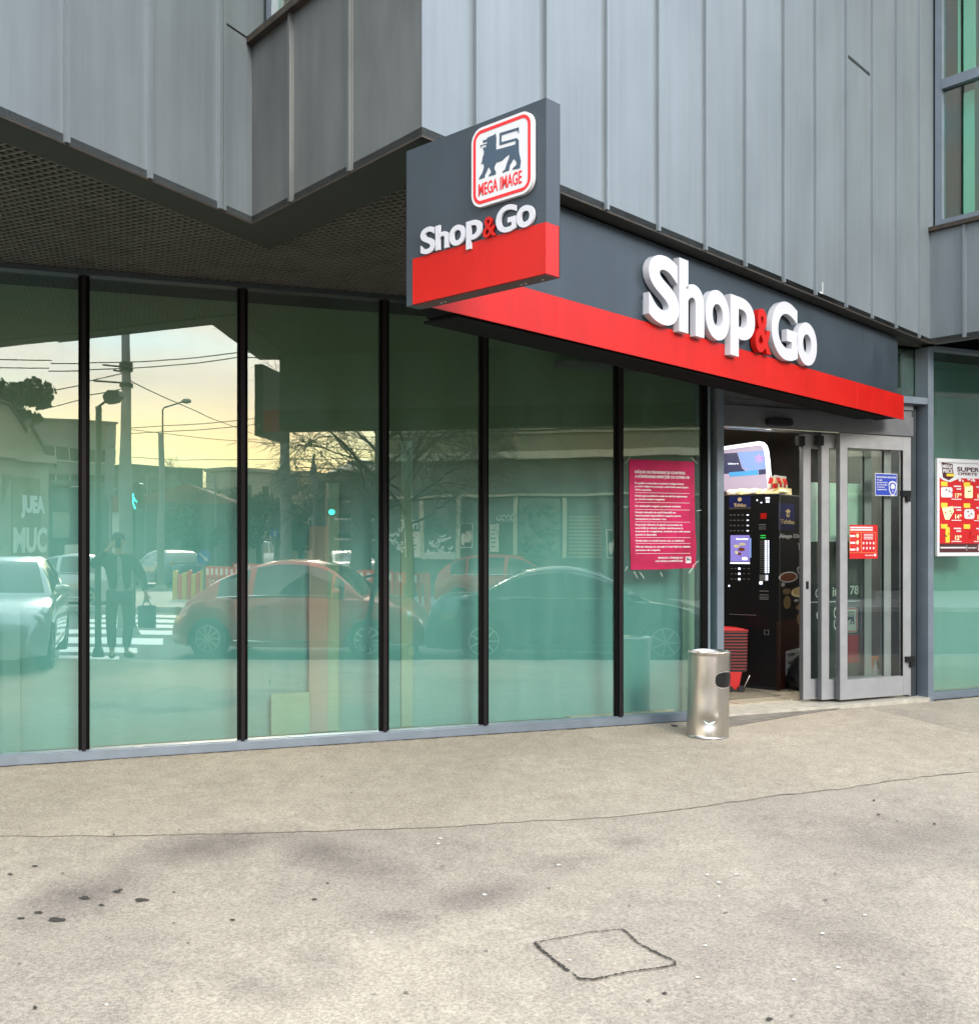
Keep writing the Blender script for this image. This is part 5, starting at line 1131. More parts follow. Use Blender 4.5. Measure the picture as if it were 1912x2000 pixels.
    for xx, nm in ((Lc - .01, 'number_plate'), (.01, 'number_plate')):
        q = MB(); q.box(xx - .015, xx + .015, -.25, .25, .40, .50); q.build(nm, 'paint_white', root)
    rear = Vector(rear); front = Vector(front); d = (front - rear).normalized()
    root.location = (rear.x, rear.y, z); root.rotation_euler = (0, 0, math.atan2(d.y, d.x))
    return root
BEETLE = dict(L=4.0, W=1.74, wr=.315, wh=(.72, 3.18), zb=.20, paint='car_red', hl=.66, hlm='lamp_glass', mir=2.72, rnd=.45, tumble=.24, spokes=10,
    deck=[(0, .46), (.10, .66), (.35, .84), (.8, .93), (1.6, .96), (2.6, .96), (3.1, .93), (3.6, .82), (3.88, .64), (4.0, .46)],
    roof=[(.30, .86), (.7, 1.13), (1.1, 1.33), (1.55, 1.46), (1.95, 1.485), (2.3, 1.45), (2.6, 1.33), (2.95, 1.05), (3.1, .93)], win=(.85, 2.82), pil=(1.35, 2.62), norear=False)
SEDAN = dict(L=4.35, W=1.8, wr=.325, wh=(.86, 3.42), zb=.19, paint='car_dark', hl=.64, mir=2.95, rnd=.32, tumble=.2, spokes=7, arc=True,
    deck=[(0, .50), (.06, .80), (.25, .95), (.9, .97), (2.0, .95), (3.0, .93), (3.7, .83), (4.15, .70), (4.3, .55), (4.35, .45)],
    roof=[(.62, .97), (.95, 1.12), (1.35, 1.32), (1.8, 1.41), (2.2, 1.40), (2.55, 1.30), (2.95, 1.08), (3.2, .92)], win=(1.0, 2.98), pil=(2.02,))
HATCH = dict(L=4.15, W=1.70, wr=.31, wh=(.78, 3.30), zb=.22, paint='car_silver', hl=.68, mir=2.74, rnd=.3, tumble=.2, spokes=6,
    deck=[(0, .48), (.05, .80), (.2, .92), (1.0, .96), (2.6, .95), (3.2, .90), (3.8, .78), (4.08, .64), (4.15, .48)],
    roof=[(.10, .93), (.35, 1.18), (.75, 1.38), (1.3, 1.45), (1.9, 1.44), (2.3, 1.36), (2.7, 1.13), (2.98, .93)], win=(.5, 2.80), pil=(.95, 1.85))
VAN = dict(L=4.9, W=1.9, wr=.34, wh=(.9, 3.85), zb=.24, paint='car_white', hl=.75, mir=3.75, rnd=.22, tumble=.10, spokes=6,
    deck=[(0, .5), (.04, .95), (.15, 1.02), (2.0, 1.04), (3.6, 1.03), (4.3, .96), (4.75, .78), (4.9, .5)],
    roof=[(.04, 1.04), (.14, 1.6), (.4, 1.86), (1.5, 1.92), (2.8, 1.9), (3.3, 1.80), (3.8, 1.42), (4.25, 1.0)], win=(.3, 3.9), pil=(1.35, 2.5, 3.3))
GRP = 'cars parked and driving in the street opposite'
def place(spec, name, label, px0, Y0, px1, Y1, z=ROAD, paint=None, **kw):
    s_ = dict(spec); s_.update(kw)
    if paint: s_['paint'] = paint
    a = st(px0, Y0); b = st(px1, Y1); return car(name, label, s_, a, b, z, GRP)
place(BEETLE, 'parked_car', 'dusky red rounded coupe parked at the kerb, mirrored in the teal panes', 360, 16.3, 826, 15.9)
place(SEDAN, 'parked_car', 'dark green grey saloon parked at the kerb in front of the rounded red coupe', 848, 15.75, 1340, 15.5)
p_a = st(10, 16.0); p_b = st(-50, 12.9)
car('parked_car', 'silver hatchback standing on the pavement with its nose to the shop front', HATCH, p_a, p_b, gz(p_a.x, p_a.y) + .0, GRP)
place(HATCH, 'parked_car', 'dark sport utility car crossing behind the photographer, mirrored in the glass', 366, 41, 262, 45, paint='car_blue', hl=.9)
place(SEDAN, 'parked_car', 'white saloon waiting far across the junction beside the round arrow sign', 348, 78, 456, 80, paint='car_white', mirm='car_white')
place(HATCH, 'parked_car', 'small white car just ahead of the far white saloon', 432, 96, 478, 99, paint='car_white')
place(VAN, 'parked_van', 'white van with dark side windows beyond the orange barriers', 466, 74, 552, 79, paint='car_white')
place(SEDAN, 'parked_car', 'pale lilac saloon behind the roof of the rounded red coupe', 700, 40, 590, 52, paint='car_silver')
place(HATCH, 'parked_car', 'bright red hatchback behind the red barriers, seen through two panes', 868, 27.5, 1022, 27, paint='car_bright_red')
place(HATCH, 'parked_car', 'light grey hatchback turning at the left edge behind the parked silver car', 250, 28.0, 112, 28, paint='car_silver')
place(SEDAN, 'parked_car', 'white saloon behind the walking person in the mirrored street', 690, 80, 760, 84, paint='car_white')

def post(px, Y, ybase_z): return st(px, Y)
# --- traffic pole near the photographer
def pole(name, label, cat, px, Y, ytop, r0, r1, mt_, z0=None, group=None):
    q = st(px, Y); z0 = gz(q.x, q.y) if z0 is None else z0; t = thing(name, label, cat, (q.x, q.y, z0), group)
    m = MB(); zt = zpix(ytop, Y); m.tube([(q.x, q.y, z0), (q.x, q.y, z0 + .12), (q.x, q.y, z0 + .13), (q.x, q.y, zt)], [r0 * 1.9, r0 * 1.4, r0, r1], 12); smooth_angle(m.build('pole', mt_, t), 40); return t, q, zt
VR = st(300, 20) - st(200, 20); VR = Vector((VR.x, VR.y, 0)).normalized()    # runs to the right in the glass
t, q, zt = pole('traffic_pole', 'short dark signal pole with a floodlight beside the photographer', 'pole', 192, 14.6, 792, .045, .042, 'dark_metal')
P3 = Vector((q.x, q.y, 0))
m = MB(); c = P3 + VR * .16 + Vector((0, 0, zt + .12)); m.tube([P3 + Vector((0, 0, zt)), c], .018, 6); Ff = Frame(c.x, c.y, math.degrees(math.atan2(VR.y, VR.x)))
m.fpoly(Ff, [(-.04, c.z - .08), (.10, c.z - .06), (.17, c.z + .02), (.14, c.z + .10), (.0, c.z + .10), (-.07, c.z + .02)], -.10, .10); m.build('floodlight', 'dark_metal', t)
t, q, zt = pole('tram_mast', 'tall tapering concrete mast carrying the overhead wires', 'pole', 246, 19.5, 560, .15, .065, 'concrete', ROAD); P3 = Vector((q.x, q.y, 0))
m = MB()
for py in (715, 725, 755): z = zpix(py, 19.5); m.lathe((q.x, q.y, z), [(.10, 0), (.13, .0), (.13, .07), (.10, .07)], 14)
for py, dx in ((717, -.45), (747, -.62), (727, -.25)): z = zpix(py, 19.5); m.tube([P3 + Vector((0, 0, z)), P3 + VR * dx + Vector((0, 0, z + .04))], .018, 6)
m.build('wire_bracket', 'dark_metal', t)
t, q, zt = pole('street_lamp', 'slim street lamp with a bent arm reaching over the junction', 'street lamp', 315, 40, 846, .14, .10, 'concrete', ROAD); P3 = Vector((q.x, q.y, 0)); z0 = zpix(858, 40)
m = MB(); zz = zpix(800, 40); m.tube([P3 + VR * .06 + Vector((0, 0, z0)), P3 + VR * .06 + Vector((0, 0, zz)), P3 + VR * .12 + Vector((0, 0, zz + .1)), P3 + VR * .85 + Vector((0, 0, zpix(782, 40)))], .032, 8); m.build('arm', 'dark_metal', t)
m = MB(); m.lathe(P3 + VR * .95 + Vector((0, 0, zpix(784, 40))), [(.001, -.06), (.16, -.02), (.2, .05), (.12, .13), (.001, .15)], 14); m.build('lamp_head', 'galv', t, smooth=True)
t, q, zt = pole('tram_mast', 'grey mast with a control box right of the bright sky gap', 'pole', 559, 30, 760, .19, .13, 'galv', ROAD); m = MB(); m.box(q.x - .35, q.x + .3, q.y - .2, q.y + .2, zpix(965, 30), zpix(925, 30)); m.build('control_box', 'galv', t)
t, q, zt = pole('signal_pole', 'thin pale pole with a green traffic light above the rounded coupe', 'traffic light', 641, 22, 940, .045, .04, 'plaster_sand', ROAD); P3 = Vector((q.x, q.y, 0)); Ff = Frame(q.x, q.y, math.degrees(math.atan2(VR.y, VR.x)) + 180)
SG = Frame(q.x, q.y, math.degrees(math.atan2(-VR.y, -VR.x)))
def facing(qx, qy):
    """frame whose outward side looks at the shop front"""
    F_ = Frame(qx, qy, 0); A2 = Vector((-AWAY.x, -AWAY.y)).normalized(); F_.N = A2; F_.U = Vector((-A2.y, A2.x)); 
    return F_
def usign(F_): return 1 if F_.U.dot(Vector((VR.x, VR.y))) > 0 else -1
SG = facing(q.x, q.y); us = usign(SG)
m = MB(); m.fpoly(SG, rrect(*sorted((us * .02, us * .20)), zpix(1008, 22), zpix(980, 22) + .1, .03), -.1, .08); z = zpix(947, 22); m.fbox(SG, *sorted((-us * .05, us * .10)), z - .06, z + .06, .0, .02); m.build('signal_head', 'dark_metal', t)
m = MB(); z = zpix(1000, 22); m.fpoly(SG, [(us * .11 + .068 * math.cos(k * .3927), z + .068 * math.sin(k * .3927)) for k in range(16)], .08, .09); m.build('green_light', 'glow_teal', t)
t, q, zt = pole('pedestrian_signal', 'pedestrian signal with a green walking figure left of the far roofs', 'traffic light', 262, 20.5, 950, .04, .04, 'dark_metal', ROAD); SG = facing(q.x, q.y); us = usign(SG)
m = MB(); m.fpoly(SG, rrect(-.16, .16, zpix(995, 20.5), zpix(944, 20.5), .05), -.1, .1); m.build('signal_head', 'black', t)
m = MB(); z = zpix(982, 20.5); k = .01
for pl in ([(-3, 12), (3, 12), (3, 18), (-3, 18)], [(-3, 0), (3, 0), (4, 11), (-4, 11)], [(-3, 1), (0, 1), (-5, -12), (-8, -12)], [(0, 1), (3, 1), (9, -10), (6, -12)], [(-4, 10), (-3, 7), (-9, 0), (-10, 2)], [(4, 10), (3, 7), (9, 2), (10, 4)]): m.fpoly(SG, [(a_ * k, z + b_ * k) for a_, b_ in pl], .1, .108)
m.build('walking_figure', 'glow_teal', t)
def warn(px, Y, yt, yb, yr, label, w):
    q = st(px, Y); t = thing('warning_sign', label, 'road sign', (q.x, q.y, ROAD), 'backs of road signs on poles'); SG = facing(q.x, q.y)
    m = MB(); m.tube([(q.x, q.y, ROAD), (q.x, q.y, zpix(yt, Y))], .03, 8); m.build('pole', 'galv', t)
    m = MB(); m.fpoly(SG, [(-w, zpix(yb, Y)), (w, zpix(yb, Y)), (0, zpix(yt, Y))], .03, .045); m.build('triangle', 'galv', t)
    m = MB(); m.fbox(SG, -w * .9, w * .9, zpix(yr, Y), zpix(yb + 6, Y), .03, .045); m.build('plate', 'galv', t)
warn(217, 24, 824, 868, 968, 'back of a triangular road sign over a long plate beside the concrete mast', .13)
warn(615, 24, 886, 926, 964, 'back of a narrow triangular road sign below the branches of the bare tree', .10)
def disc(px, py, Y, r, label, mm, arrow):
    q = st(px, Y); t = thing('round_sign', label, 'road sign', (q.x, q.y, ROAD)); SG = facing(q.x, q.y); us = usign(SG); zc = zpix(py, Y)
    m = MB(); m.tube([(q.x, q.y, ROAD), (q.x, q.y, zc)], .035, 8); m.build('pole', 'galv', t)
    m = MB(); m.fpoly(SG, [(r * math.cos(k * .2618), zc + r * math.sin(k * .2618)) for k in range(24)], .035, .05); m.build('disc', mm, t)
    m = MB(); m.fpoly(SG, [(us * a_ * r, zc + b_ * r) for a_, b_ in arrow], .05, .055); m.build('arrow', 'white', t)
ARW = [(-.7, .45), (-.55, .6), (.25, -.15), (.45, .05), (.6, -.6), (-.05, -.5), (.12, -.3), (-.7, .45)][:-1]
disc(397, 1089, 27, .20, 'round blue sign with a white slanting arrow above the yellow barriers', 'sign_blue', ARW)
disc(536, 1042, 50, .22, 'small round blue sign with a white arrow far above the white van', 'sign_blue', [(-.1, -.7), (.15, -.7), (.15, .1), (.4, .1), (0, .7), (-.4, .1), (-.1, .1)])
# --- overhead wires
def wire(n, pts, r=.012, sag=.15):
    m = MB(); P_ = []
    for (x0, y0, Y0), (x1, y1, Y1) in zip(pts, pts[1:]):
        a_ = st(x0, Y0); b_ = st(x1, Y1); za, zb = zpix(y0, Y0), zpix(y1, Y1)
        for k in range(11): f = k / 10; P_.append((a_.x + (b_.x - a_.x) * f, a_.y + (b_.y - a_.y) * f, za + (zb - za) * f - sag * 4 * f * (1 - f)))
    m.tube(P_, r, 5); tag(m.build('overhead_cable', 'cable'), n, 'cable', 'cables strung over the junction')
wire('upper black tram cable sagging across the bright sky', [(-60, 705, 24), (470, 688, 26), (900, 665, 28)], .014)
wire('lower black tram cable sagging across the bright sky', [(-60, 722, 24), (470, 697, 26), (900, 690, 28)], .014)
wire('thin cable falling from the concrete mast to the right', [(248, 740, 19.5), (410, 815, 30), (560, 870, 50)], .012, 0)
wire('thin cable rising to the concrete mast from the left', [(-50, 778, 19), (246, 727, 19.5)], .010, .05)
wire('second thin cable rising to the mast bracket', [(50, 797, 22), (165, 770, 20), (246, 755, 19.5)], .010, .02)
wire('hairline cable across the yellow band of sky', [(250, 836, 40), (520, 813, 40), (760, 800, 40)], .016, .05)
wire('hairline cable just below another over the yellow sky', [(250, 847, 40), (520, 825, 40), (760, 812, 40)], .016, .05)
wire('low hairline cable over the roofs of the junction', [(250, 838, 60), (560, 866, 60), (760, 880, 60)], .02, .1)
wire('lowest hairline cable above the far roofs', [(250, 892, 60), (560, 897, 60), (760, 890, 60)], .02, .1)
# --- road marking: zebra crossing and lane lines
m = MB()
for yb, yt, x0, x1 in ((1291, 1283, 100, 232), (1276, 1266, 100, 268), (1259, 1247, 100, 318), (1240, 1232, 100, 356), (1227, 1221, 135, 356), (1217, 1211, 150, 356), (1207, 1202, 200, 380), (1192, 1188, 320, 390)):
    def rp3(x, y): Y = 2000 * (CAM_H - ROAD) / (y - 1061); p = st(x, Y); return (p.x, p.y, ROAD + .004)
    m.add([rp3(x0, yb), rp3(x1, yb), rp3(x1, yt), rp3(x0, yt)], [(0, 1, 2, 3)])
struct(m.build('zebra_crossing', 'paint_white'))
m = MB(); m.add([rp3(120, 1176), rp3(400, 1172), rp3(400, 1168), rp3(120, 1172)], [(0, 1, 2, 3)]); m.add([rp3(100, 1145), rp3(700, 1128), rp3(700, 1126), rp3(100, 1143)], [(0, 1, 2, 3)]); struct(m.build('lane_marking', 'paint_white'))
# far pavement
m = MB(); cs = [kp(-12, -11.5), kp(40, -11.5), kp(40, -20), kp(-12, -20)]
flat(m, [(c.x, c.y) for c in cs], ROAD, .12); struct(m.build('far_pavement', 'kerb'))
# --- barriers
def barrier(px0, px1, Y0, Y1, label, n=2):
    a = st(px0, Y0); b = st(px1, Y1); F_ = Frame(a.x, a.y, 0); U = (b - a).normalized(); F_.U = U; F_.N = Vector((U.y, -U.x))
    if F_.N.dot(Vector((AWAY.x, AWAY.y))) > 0: F_.N = -F_.N
    L_ = (b - a).length; c = (a + b) / 2; t = thing('barrier', label, 'barrier', (c.x, c.y, ROAD), 'plastic barriers round the roadworks')
    m = MB(); z = ROAD; m.fbox(F_, 0, L_, z + .72, z + 1.02, -.03, .03); m.fbox(F_, 0, L_, z + .08, z + .2, -.04, .04); m.fbox(F_, 0, .07, z, z + 1.02, -.035, .035); m.fbox(F_, L_ - .07, L_, z, z + 1.02, -.035, .035)
    k = 0; x = .12
    while x < L_ - .12: m.fbox(F_, x, x + .07, z + .2, z + .72, -.02, .02); x += .16
    for x in (.2, L_ - .3): m.fbox(F_, x, x + .12, z - .0, z + .06, -.3, .3)
    m.build('panel', 'barrier_red', t); w = MB(); x = .08
    while x < L_ - .15: w.fbox(F_, x, x + .11, z + .78, z + .96, .03, .036); x += .22
    w.build('reflective_strip', 'paint_white', t)
barrier(775, 848, 26, 25.5, 'tall red barrier with white reflective squares behind the scooter')
barrier(700, 770, 27.5, 27, 'red barrier with white squares partly behind the coupe windscreen')
barrier(848, 925, 32, 31, 'red barrier with white squares in front of the bright red hatchback')
barrier(400, 475, 31, 30, 'red barrier between the round arrow sign and the coupe roof')
barrier(455, 530, 36, 35, 'far red barrier below the white van')
car('parked_car', 'pale grey saloon mirrored in the pane right of the door', dict(SEDAN, paint='car_silver'), (24.0, 6.0), (27.0, 9.0), ROAD, GRP)
q = st(375, 30); yb = thing('sand_bags', 'heap of yellow and red covered barrier bases beside the round arrow sign', 'barrier', (q.x, q.y, ROAD)); SG = facing(q.x, q.y)
m = MB()
for k in range(7): u = -.35 + .13 * k; m.fpoly(SG, rrect(u, u + .12, ROAD, ROAD + .95 - .06 * (k % 3), .04), -.08 + .02 * (k % 2), .06, k % 2)
m.build('covered_base', ['barrier_yellow', 'barrier_red'], yb)
# --- electric scooter
a = st(812, 14.15); b = st(757, 14.45); dsc = (b - a).normalized(); z0 = gz(a.x, a.y); sc = thing('electric_scooter', 'dark electric scooter leaning at the kerb between the two parked cars', 'scooter', (a.x, a.y, z0))
def sp3(t_, z, l=0): p = a + dsc * t_; return Vector((p.x - dsc.y * l, p.y + dsc.x * l, z0 + z))
Lsc = .95
for t_ in (0, Lsc):
    m = MB(); c = sp3(t_, .115); k = [c + Vector((dsc.x * .115 * math.cos(q_), dsc.y * .115 * math.cos(q_), .115 * math.sin(q_))) for q_ in [i * 2 * math.pi / 20 for i in range(21)]]; m.tube([p.lerp(c, .22) for p in k], .024, 8, cap=False); wo = m.build('wheel', 'tyre', sc, smooth=True)
    m = MB(); m.tube([c + Vector((-dsc.y * .02, dsc.x * .02, 0)), c - Vector((-dsc.y * .02, dsc.x * .02, 0))], .065, 14); m.build('hub', 'galv', wo)
m = MB(); m.tube([sp3(.10, .16), sp3(.74, .13)], [.05, .05], 8); m.tube([sp3(0, .2), sp3(.1, .17)], .03, 6); m.build('deck', 'dark_metal', sc)
m = MB(); m.tube([sp3(Lsc, .12), sp3(Lsc - .05, .3), sp3(Lsc - .22, 1.12)], [.035, .04, .036], 10); m.tube([sp3(.74, .13), sp3(Lsc - .06, .30)], .035, 8); m.build('stem', 'dark_metal', sc)
m = MB(); m.tube([sp3(Lsc - .22, 1.12, -.24), sp3(Lsc - .20, 1.14), sp3(Lsc - .22, 1.12, .24)], .018, 8); m.build('handlebar', 'black_rubber', sc)
# --- buildings across the street
def house(name, label, px0, Y0, px1, Y1, ytop, deep, mm, rows=(), cols=0, roof=None, wmat='window_dark', ww=.5, wh=1.3, cat='building', trim=None):
    a = st(px0, Y0); b = st(px1, Y1); Ft = facing(a.x, a.y); U = (b - a).normalized(); F_ = Frame(a.x, a.y, 0); F_.U = U; F_.N = Vector((U.y, -U.x))
    if F_.N.dot(Vector((AWAY.x, AWAY.y))) > 0: F_.N = -F_.N
    L_ = (b - a).length; z1 = zpix(ytop, (Y0 + Y1) / 2); c = (a + b) / 2; t = thing(name, label, cat, (c.x, c.y, ROAD))
    m = MB(); m.fbox(F_, 0, L_, ROAD, z1, -deep, 0); m.build('wall', mm, t)
    m = MB(); m.fbox(F_, -.15, L_ + .15, z1, z1 + .25, -deep - .1, .2); m.build('roof', roof or mm, t)
    wm = None
    for zc in rows:
        for k in range(cols):
            u = L_ * (k + .5) / cols
            if wm is None: m = MB(); m.fbox(F_, u - ww, u + ww, zc, zc + wh, 0, .05); m.fbox(F_, u - ww - .1, u + ww + .1, zc - .12, zc, 0, .12, 1); m.fbox(F_, u - .04, u + .04, zc, zc + wh, .05, .07, 1); wm = m.build('window', [wmat, trim or 'plaster_white'], t); w0 = F_.P(u, zc, 0)
            else: o = wm.copy(); COL.objects.link(o); o.parent = t; o.location = F_.P(u, zc, 0) - w0
    return t, F_, L_, z1
house('apartment_block', 'long grey apartment block with rows of small windows far behind the poles', 40, 112, 226, 118, 822, 4, 'block_wall', rows=[1.5, 4.6, 7.7, 10.8], cols=7, ww=.8, wh=1.5)
house('office_block', 'low wide pale block with a band of windows on the horizon', 250, 132, 396, 140, 914, 4, 'plaster_grey', rows=[3.5, 7.2], cols=9, ww=.55, wh=1.2)
house('villa', 'flat roofed beige house with one high window beyond the mast', 449, 78, 552, 82, 922, 3, 'plaster_sand', rows=[4.9], cols=2, ww=.7, wh=1.1)
house('villa', 'pale stuccoed house behind the green traffic light', 602, 61, 664, 64, 930, 2.5, 'plaster_sand', rows=[1.6, 3.2], cols=3, ww=.4, wh=.8)
house('modern_house', 'grey striped office house behind the branches of the bare tree', 664, 54, 770, 56, 938, 3, 'plaster_grey', rows=[.6, 1.7, 2.8, 3.8], cols=2, ww=1.0, wh=.25, trim='plaster_white')
t, F_, L_, z1 = house('gable_house', 'old plaster gable wall with big painted letters at the left edge', -60, 31, 72, 33, 900, 9, 'plaster_sand')
m = MB(); zc = z1; us = 1
m.fpoly(F_, [(-.15, zc + .02), (L_ + .1, zc + .02), (L_ * .55, zpix(795, 32)), (-.15, zpix(780, 32))], -8.9, -.01); m.build('gable', 'plaster_sand', t)
m = MB(); m.tube([F_.P(L_ + .2, zc - .1, .1), F_.P(L_ * .52, zpix(793, 32), .1), F_.P(-.3, zpix(779, 32), .1)], .06, 6); m.build('verge', 'bark', t)
m = MB(); m.fbox(F_, L_ * .42, L_ * .86, ROAD, zpix(930, 32), .0, .03); m.build('shutter', 'old_plaster', t)
# painted letters; from the street they read AEUL
m = MB(); fwd = F_.U.dot(Vector((VR.x, VR.y))) > 0
ga = (12 + 60) / 132 * L_; gb2_ = (62 + 60) / 132 * L_
m.text(F_, 'JUEA', ga, gb2_, zpix(1011, 32), zpix(966, 32), .035, .01, 0, .06, fit='box', mirror=not fwd); 
m.text(F_, 'MUC', ga * .8, gb2_ * 1.04, zpix(1078, 32), zpix(1028, 32), .035, .01, 1, .04, fit='box', mirror=not fwd)
m.build('graffiti', ['graffiti_light', 'paper'], t)
# old shop house opposite with cornices, shutter, posters
a = st(742, 31.5); b = st(1560, 29.0)
F_ = Frame(a.x, a.y, 0); U = (b - a).normalized(); F_.U = U; F_.N = Vector((U.y, -U.x))
if F_.N.dot(Vector((AWAY.x, AWAY.y))) > 0: F_.N = -F_.N
L_ = (b - a).length; oh = thing('old_shop_house', 'long peeling old shop house with heavy cornices and graffiti across the street', 'building', (a.x, a.y, ROAD))
def ux(px):
    q = 0; 
    for k in range(401):
        f = k / 400; Yv = 31.5 + (29 - 31.5) * 0; 
    # walk along the wall until its reflection reaches the pixel
    lo, hi = -5.0, L_ + 10
    for _ in range(40):
        mid = (lo + hi) / 2; p = a + U * mid; v = mirror_pt(p); x = 956 + 2000 * v.x / v.y
        if x < px: lo = mid
        else: hi = mid
    return lo
Yw = lambda px: mirror_pt(a + U * ux(px)).y
def zw(px, py): return zpix(py, Yw(px))
zc1 = zw(1000, 893); zc2 = zw(1000, 836)
m = MB(); m.fbox(F_, 0, L_ + 6, ROAD, 9.5, -8, 0); m.build('wall', 'plaster_grey', oh)
m = MB(); m.fbox(F_, -.01, L_ + 6.01, zc1 + .05, 9.4, -8.01, .04); m.build('upper_wall', 'old_plaster', oh)
for k, (zz, h, w) in enumerate(((zc1 - .06, .10, .26), (zc1 + .04, .07, .18), (zc1 + .12, .05, .10), (zc2 - .18, .07, .14), (zc2 - .06, .10, .28), (zc2 + .05, .05, .34), (zw(1000, 968) - .03, .07, .12))):
    m = MB(); m.fbox(F_, -.1, L_ + 6.1, zz, zz + h, -.02, w); m.build('cornice', 'old_plaster_pale', oh)
m = MB()
for k in range(9):
    u = ux(975) + k * 1.9; m.fbox(F_, u, u + 1.1, zc2 + .25, zc2 + 1.6, .04, .06)
m.build('window', 'window_dark', oh)
m = MB(); u0, u1 = ux(1013), ux(1094); m.fbox(F_, u0, u1, zw(1050, 1084), zw(1050, 975), 0, .05); m.fbox(F_, (u0 + u1) / 2 - .04, (u0 + u1) / 2 + .04, zw(1050, 1084), zw(1050, 978), .05, .08); m.build('door', 'door_green', oh)
for x in (1007, 1104, 828, 906): m = MB(); u = ux(x); m.fbox(F_, u - .06, u + .06, zw(x, 1090), zw(x, 972), 0, .09); m.build('pilaster', 'old_plaster_pale', oh)
m = MB(); u0, u1 = ux(1112), ux(1178); n_ = 12; zb_, zt_ = zw(1140, 1090), zw(1140, 1006)
for k in range(n_): m.fbox(F_, u0, u1, zb_ + (zt_ - zb_) * k / n_, zb_ + (zt_ - zb_) * (k + .6) / n_, 0, .07)
m.build('roller_shutter', 'plaster_sand', oh)
m = MB(); m.fbox(F_, ux(952), ux(1004), zw(980, 1085), zw(980, 1022), 0, .05); m.fbox(F_, ux(830), ux(900), zw(860, 1092), zw(860, 1078), 0, .1, 1); m.build('shop_window', ['window_dark', 'plaster_white'], oh)
fwd = U.dot(Vector((VR.x, VR.y))) > 0
m = MB()
m.text(F_, '3NFi', ux(786), ux(820), zw(800, 1031), zw(800, 1013), .02, .01, 1, .02, fit='box', mirror=not fwd)
m.text(F_, 'OCCO', ux(970), ux(1006), zw(990, 1018), zw(990, 1006), .02, .01, 1, .02, fit='box', mirror=not fwd)
rg = random.Random(21)
def scrib(x0, x1, y0, y1, n, mi):
    for _ in range(n):
        P_ = []; cx = rg.uniform(x0, x1); cy = rg.uniform(y0, y1); sx = rg.uniform(3, 9); sy = rg.uniform(2, 6); ph = rg.uniform(0, 6)
        for k in range(9): P_.append(F_.P(ux(cx + sx * math.cos(ph + k * .7)), zw(cx, cy + sy * math.sin(ph * 2 + k * 1.1)), .10))
        m.tube(P_, .018, 4, mi, cap=False)
scrib(1020, 1090, 990, 1080, 34, 0); scrib(840, 895, 1000, 1045, 10, 0); scrib(835, 895, 1045, 1080, 14, 1); scrib(760, 790, 1030, 1080, 10, 1)
m.build('graffiti', ['graffiti', 'graffiti_light'], oh)
for lb_, (x0, x1, y0, y1), dk in (('white paper notice with dark rows on the old shop house', (794, 826, 1036, 1088), 0), ('dark poster with pale figures left of the mullion on the old shop house', (908, 934, 1022, 1070), 1), ('tall narrow poster beside the painted door of the old shop house', (958, 975, 1024, 1078), 0), ('framed poster right of the roller shutter on the old shop house', (1186, 1212, 1034, 1090), 1)):
    t = thing('wall_poster', lb_, 'poster', F_.P(ux((x0 + x1) / 2), zw(x0, y1), .06)); u0, u1 = sorted((ux(x0), ux(x1))); za, zb_ = zw(x0, y1), zw(x0, y0)
    m = MB(); m.fbox(F_, u0, u1, za, zb_, .05, .07); m.build('sheet', 'window_dark' if dk else 'paper', t)
    m = MB(); hh = zb_ - za; ww = u1 - u0
    if dk:
        for f in (.3, .55, .75): m.fpoly(F_, [(u0 + ww * f + .07 * math.cos(k), za + hh * (.35 + .1 * (f > .4)) + .2 * math.sin(k)) for k in range(6)], .07, .08)
        for q4 in ((u0, u1, zb_ - .03, zb_), (u0, u1, za, za + .03), (u0, u0 + .03, za, zb_), (u1 - .03, u1, za, zb_)): m.fbox(F_, *q4, .07, .08)
    else:
        for k in range(5): m.fbox(F_, u0 + ww * .15, u0 + ww * (.55 + .08 * (k % 3)), za + hh * (.15 + .15 * k), za + hh * (.20 + .15 * k), .07, .08, 1)
    m.build('print', ['paper', 'graffiti'], t)
# shop row with tiled roofs between the signal and the far trees
def row(name, label, x0, x1, Y0, Y1, ye, yr, mm, rm_):
    a_ = st(x0, Y0); b_ = st(x1, Y1); G_ = Frame(a_.x, a_.y, 0); U_ = (b_ - a_).normalized(); G_.U = U_; G_.N = Vector((U_.y, -U_.x))
    if G_.N.dot(Vector((AWAY.x, AWAY.y))) > 0: G_.N = -G_.N
    Ln = (b_ - a_).length; ze = zpix(ye, Y0); zr_ = zpix(yr, Y0); t = thing(name, label, 'building', (a_.x, a_.y, ROAD))
    m = MB(); m.fbox(G_, 0, Ln, ROAD, ze, -6, 0); m.build('wall', mm, t)
    m = MB(); m.hexa([G_.P(-.2, ze, .4), G_.P(Ln + .2, ze, .4), G_.P(Ln + .2, ze, -6), G_.P(-.2, ze, -6), G_.P(-.2, ze + .15, .4), G_.P(Ln + .2, ze + .15, .4), G_.P(Ln + .2, zr_, -3), G_.P(-.2, zr_, -3)]); m.build('roof', rm_, t)
    return t, G_, Ln, ze
t, G_, Ln, ze = row('corner_shop', 'low corner shop with a red tiled roof and an oval sign', 262, 345, 60, 72, 984, 944, 'plaster_grey', 'roof_tile')
m = MB(); c = G_.P(Ln * .45, zpix(1040, 64), .05); o_ = [(Ln * .45 + 1.0 * math.cos(k * .3), zpix(1040, 64) + .35 * math.sin(k * .3)) for k in range(21)]; m.tube([G_.P(u, v, .08) for u, v in o_], .05, 5); m.build('oval_sign', 'paint_white', t)
